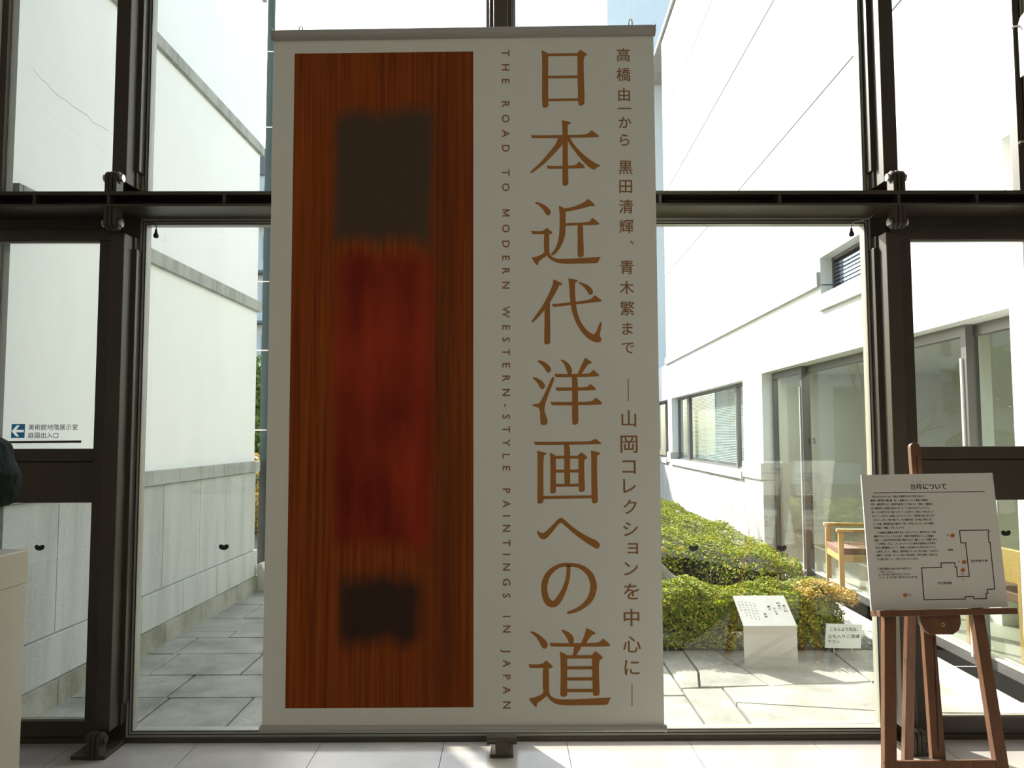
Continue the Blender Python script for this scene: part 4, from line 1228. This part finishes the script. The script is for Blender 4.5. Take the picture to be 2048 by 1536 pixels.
hF = hedge('clipped_hedge', [(.15, 5.47), (2.16, 5.49), (2.40, 5.62), (2.36, 6.06), (.15, 6.06)], .375, 44000, 'low clipped green hedge directly behind the steel plaque', .027, rnd, topbias=.5)
hB = hedge('mounded_hedge', [(.15, 7.0), (1.55, 6.95), (1.95, 6.22), (2.33, 6.2), (2.42, 6.6), (2.46, 12.2), (.15, 12.2)], .50, 60000, 'long mounded green hedge running along the right building wall', .034, rnd, topbias=.72, rr=.14)
def ysm(r_):
    x = r_.uniform(2.06, 2.44); y = r_.uniform(5.46, 5.74); return Vector((x, y, .375+wav(x, y)+r_.uniform(-.05, .03)-(.02 if y < 5.5 else 0))), Vector((0, -.2, 1))
leaves(1700, ysm, .027, rnd, M['leafy'], 'yellow_shoots', hF)

# boulder in the bed
V, F = blob('boulder', (1.22, 6.45, .12), .24, .22, .32, 5, .10)
tag(mesh_obj('garden_boulder', V, F, M['rock'], None, True), 'grey garden boulder between the two hedges beside the banner', 'boulder')

# steel plaque with verse
pq = thing('steel_plaque', (1.70, 5.2, 0), 'folded satin steel plaque with engraved vertical Japanese verse on the paving', 'plaque')
px0, px1 = 1.523, 1.870
bevel(MB().box(px0, px1, 5.12, 5.128, -.03, .256).build('front_plate', M['plaque'], pq), .001)
TF = Frame((px0, 5.119, .258), (1, 0, 0), Vector((0, .235, .147)).normalized(), Vector((0, -.147, .235)).normalized())
tl_ = math.hypot(.235, .147)
MB(TF).box(0, px1-px0, 0, tl_, -.008, 0).build('top_plate', M['plaque'], pq)
Box('back_support', M['darkweb'], pq, px0+.14, px1-.10, 5.20, 5.21, -.03, .305)
def vtext(s, x, y, step, size, m):
    for k, ch in enumerate(s):
        cx, cy = x+k*step[0], y+k*step[1]
        V, F = embolden(*text_mesh(ch, .0, 1), .03); p = TF.uv(cx-size, cy+size*.72); q_ = TF.uv(cx+size, cy-size*.72)
        lettering('engraving', M[m], pq, TF, fit(V, p[0], q_[0], p[1], q_[1]), F, .0006)
vtext('第三日', 1567.5, 1211.5, (2.1, 5.4), 2.6, 'greyink')
vtext('日毎に', 1556, 1206.5, (2.0, 5.4), 2.6, 'greyink')
vtext('かわる', 1549.5, 1217, (2.0, 5.4), 2.6, 'greyink')
vtext('夏衣', 1537.5, 1213.5, (2.0, 5.4), 2.6, 'greyink')
vtext('林衛', 1530, 1228, (2.0, 5.2), 2.6, 'greyink')
for x, y, n in ((1507.5, 1207, 7), (1499.5, 1206, 7), (1491.5, 1204.5, 7), (1484, 1204, 6), (1477, 1205, 4)):
    vtext('三月二日山水花'[:n], x, y, (1.95, 5.2), 1.5, 'fainting')

# keep-out notice
ns = thing('keep_out_notice', (2.31, 5.45, 0), 'small white notice board asking visitors to keep out beside the hedge', 'sign')
NF = Frame((0, 5.44, 0), (1, 0, 0), Vector((0, .06, 1)).normalized(), Vector((0, -1, .06)).normalized())
MB(NF).prism([(*NF.uv(*p), -.006) for p in ((1652.5, 1247), (1724.5, 1249.5), (1721.5, 1297), (1650, 1295.5))], (0, 0, .006)).build('board', M['notice'], ns)
for s_, (xa, ya, xb, yb) in (('こちらより先は、', (1660, 1254.5, 1715.5, 1262.5)), ('立ち入りご遠慮', (1655.5, 1268.5, 1719.5, 1276.5)), ('下さい', (1655.5, 1279.5, 1679, 1286.8))):
    V, F = embolden(*text_mesh(s_, 0, 2), .028); p = NF.uv(xa, yb); q_ = NF.uv(xb, ya)
    lettering('notice_lettering', M['black'], ns, NF, fit(V, p[0], q_[0], p[1], q_[1]), F, .0006)
for x in (1668, 1704):
    p = NF(( *NF.uv(x, 1290), -.010)); MB().cyl((p.x, p.y, p.z+.06), (p.x, p.y-.012, -.06), .004, 8).build('stake', M['alu'], ns)

# bare trees behind the banner (they cast the branch shadows)
def tree(x, y, hgt, r0, sd, label, lean=(0, 0), depth=5):
    rn = random.Random(sd)
    t = thing('bare_tree', (x, y, -.08), label, 'tree', 'leafless garden trees')
    tr_mb = MB(); br_mb = MB()
    def grow(p, d_, L_, r_, k, mb):
        pts = [p]; rad = [r_]; q_ = p; dd = d_
        for i in range(4):
            dd = (dd+Vector((rn.gauss(0, .13), rn.gauss(0, .13), rn.gauss(0, .06)+.04))).normalized()
            q_ = q_+dd*L_/4; pts.append(q_); rad.append(r_*(1-.10*(i+1)))
        mb.tube(pts, rad, 8 if k == depth else 5)
        if k == 0: return
        for j in range(3 if k > 1 else 3):
            i = rn.choice((2, 3, 4)); ax = Vector((rn.gauss(0, 1), rn.gauss(0, 1), rn.gauss(.35, .5))).normalized()
            nd = (dd*.75+ax*.75).normalized()
            grow(pts[i], nd, L_*rn.uniform(.6, .8), rad[i]*.62, k-1, br_mb)
    grow(Vector((x, y, -.1)), Vector((lean[0], lean[1], 1)).normalized(), hgt*.36, r0, depth, tr_mb)
    tr_mb.build('trunk', M['bark'], t, True)
    br_mb.build('branches', M['bark'], t, True)
    return t
tree(.55, 13.6, 5.2, .11, 11, 'taller leafless garden tree behind the banner near the mounded hedge', (.1, 0))
tree(-1.75, 8.9, 3.6, .04, 23, 'smaller leafless tree behind the banner whose twigs reach past the downpipe', (-.12, -.1), 3)
# clipped cloud pine
pn = thing('cloud_pine', (-1.0, 11.6, -.08), 'clipped rounded pine tree in the garden mirrored in the glass doors', 'tree')
MB().tube([(-1.0, 11.6, -.08), (-.95, 11.6, .7), (-1.08, 11.55, 1.4), (-1.0, 11.6, 2.2)], [.11, .09, .07, .04], 8).build('trunk', M['bark'], pn, True)
for (x, y, z, a) in ((-1.0, 11.6, 2.35, .75), (-1.4, 11.4, 1.35, .5), (-.6, 11.7, 1.25, .5)):
    def sm(r_, x=x, y=y, z=z, a=a):
        d_ = Vector((r_.gauss(0, 1), r_.gauss(0, 1), r_.gauss(0, 1))).normalized()
        return Vector((x+d_.x*a, y+d_.y*a, z+d_.z*a*.62)), d_
    leaves(int(9000*a*a), sm, .07, rnd, M['leafd'], 'foliage_pad', pn)

# distant things seen in the gap beside the downpipe
def gable_house(name, x0, x1, y0, y1, ez, rz, label, wall):
    t = thing(name, ((x0+x1)/2, (y0+y1)/2, -.1), label, 'house')
    Box('walls', M[wall], t, x0, x1, y0, y1, -.1, ez)
    xm = (x0+x1)/2
    for s_ in (-1, 1):
        e_ = x0-.4 if s_ < 0 else x1+.4
        MB().prism([(e_, y0-.4, ez-.2), (xm, y0-.4, rz), (xm, y0-.4, rz+.15), (e_, y0-.4, ez-.05)], (0, y1-y0+.8, 0)).build('roof_slope', M['rooftile'], t)
        n = 14
        for k in range(n):
            f0 = k/n; xx = e_+(xm-e_)*f0; zz = ez-.05+(rz+.15-ez+.05)*f0
            MB().tube([(xx, y0-.42, zz+.02), (xx, y1+.42, zz+.02)], .05, 5).build('roof_ridge', M['rooftile'], t)
    MB().prism([(x0, y0-.01, ez-.05), (x1, y0-.01, ez-.05), (xm, y0-.01, rz-.05)], (0, .1, 0)).build('gable', M[wall], t)
    return t
gable_house('tiled_house', -11.4, -8.9, 24, 30, 2.5, 3.5, 'white walled house with grey tiled roof glimpsed beside the downpipe', 'plaster')
t = thing('apartment_block', (-16.6, 46, -.1), 'distant pale blue grey apartment block glimpsed beside the downpipe', 'building')
Box('walls', M['housewall'], t, -22, -13.6, 46, 54, -.1, 17.2)
Box('roof_box', M['housedark'], t, -22, -13.6, 45.8, 54, 17.2, 18.8)
for z in (3, 6, 9, 12, 15):
    for x in (-14.2, -15.6, -17.0):
        f = Box('window', M['housedark'], t, x-.5, x+.4, 45.9, 46.0, z, z+1.5)
    Box('balcony', M['housedark'], t, -22, -13.5, 45.2, 46.0, z-.9, z-.75)
rw = thing('rear_wing', (-2.2, 25, -.1), 'grey rear wing with tall windows closing the garden, mirrored in the glass doors', 'building')
Box('walls', mat('rear_wing_render', (.48, .50, .49), .8, 0, (.44, .46, .45), 1), rw, -6.6, 2.3, 25, 30, -.1, 7.4)
Box('parapet', M['band'], rw, -6.7, 2.4, 24.9, 30, 7.4, 7.7)
for k in range(5):
    x = -5.6+k*1.6
    for z0, z1 in ((.6, 3.0), (3.9, 6.4)):
        f = Box('window', M['housedark'], rw, x, x+.9, 24.95, 25.02, z0, z1)
        Box('pane', M['bglass'], f, x+.06, x+.84, 24.93, 24.95, z0+.06, z1-.06)
def leafy_tree(x, y, z0, z1, r_, n, label, m):
    t = thing('leafy_tree', (x, y, -.1), label, 'tree', 'green trees beyond the downpipe')
    MB().tube([(x, y, -.1), (x, y, (z0+z1)/2)], [.15, .08], 7).build('trunk', M['bark'], t, True)
    def sm(rr_):
        d_ = Vector((rr_.gauss(0, 1), rr_.gauss(0, 1), rr_.gauss(0, 1))).normalized(); k = rr_.uniform(.7, 1.05)
        return Vector((x+d_.x*r_*k, y+d_.y*r_*k, (z0+z1)/2+d_.z*(z1-z0)/2*k)), d_
    leaves(n, sm, .16, rnd, m, 'crown', t)
leafy_tree(-5.1, 15.5, .3, 3.1, .9, 5000, 'green leafy tree just beyond the downpipe', M['leaft'])
leafy_tree(-4.2, 12.6, -.1, 1.2, .5, 2500, 'small bright green bush beyond the downpipe foot', M['leafy'])
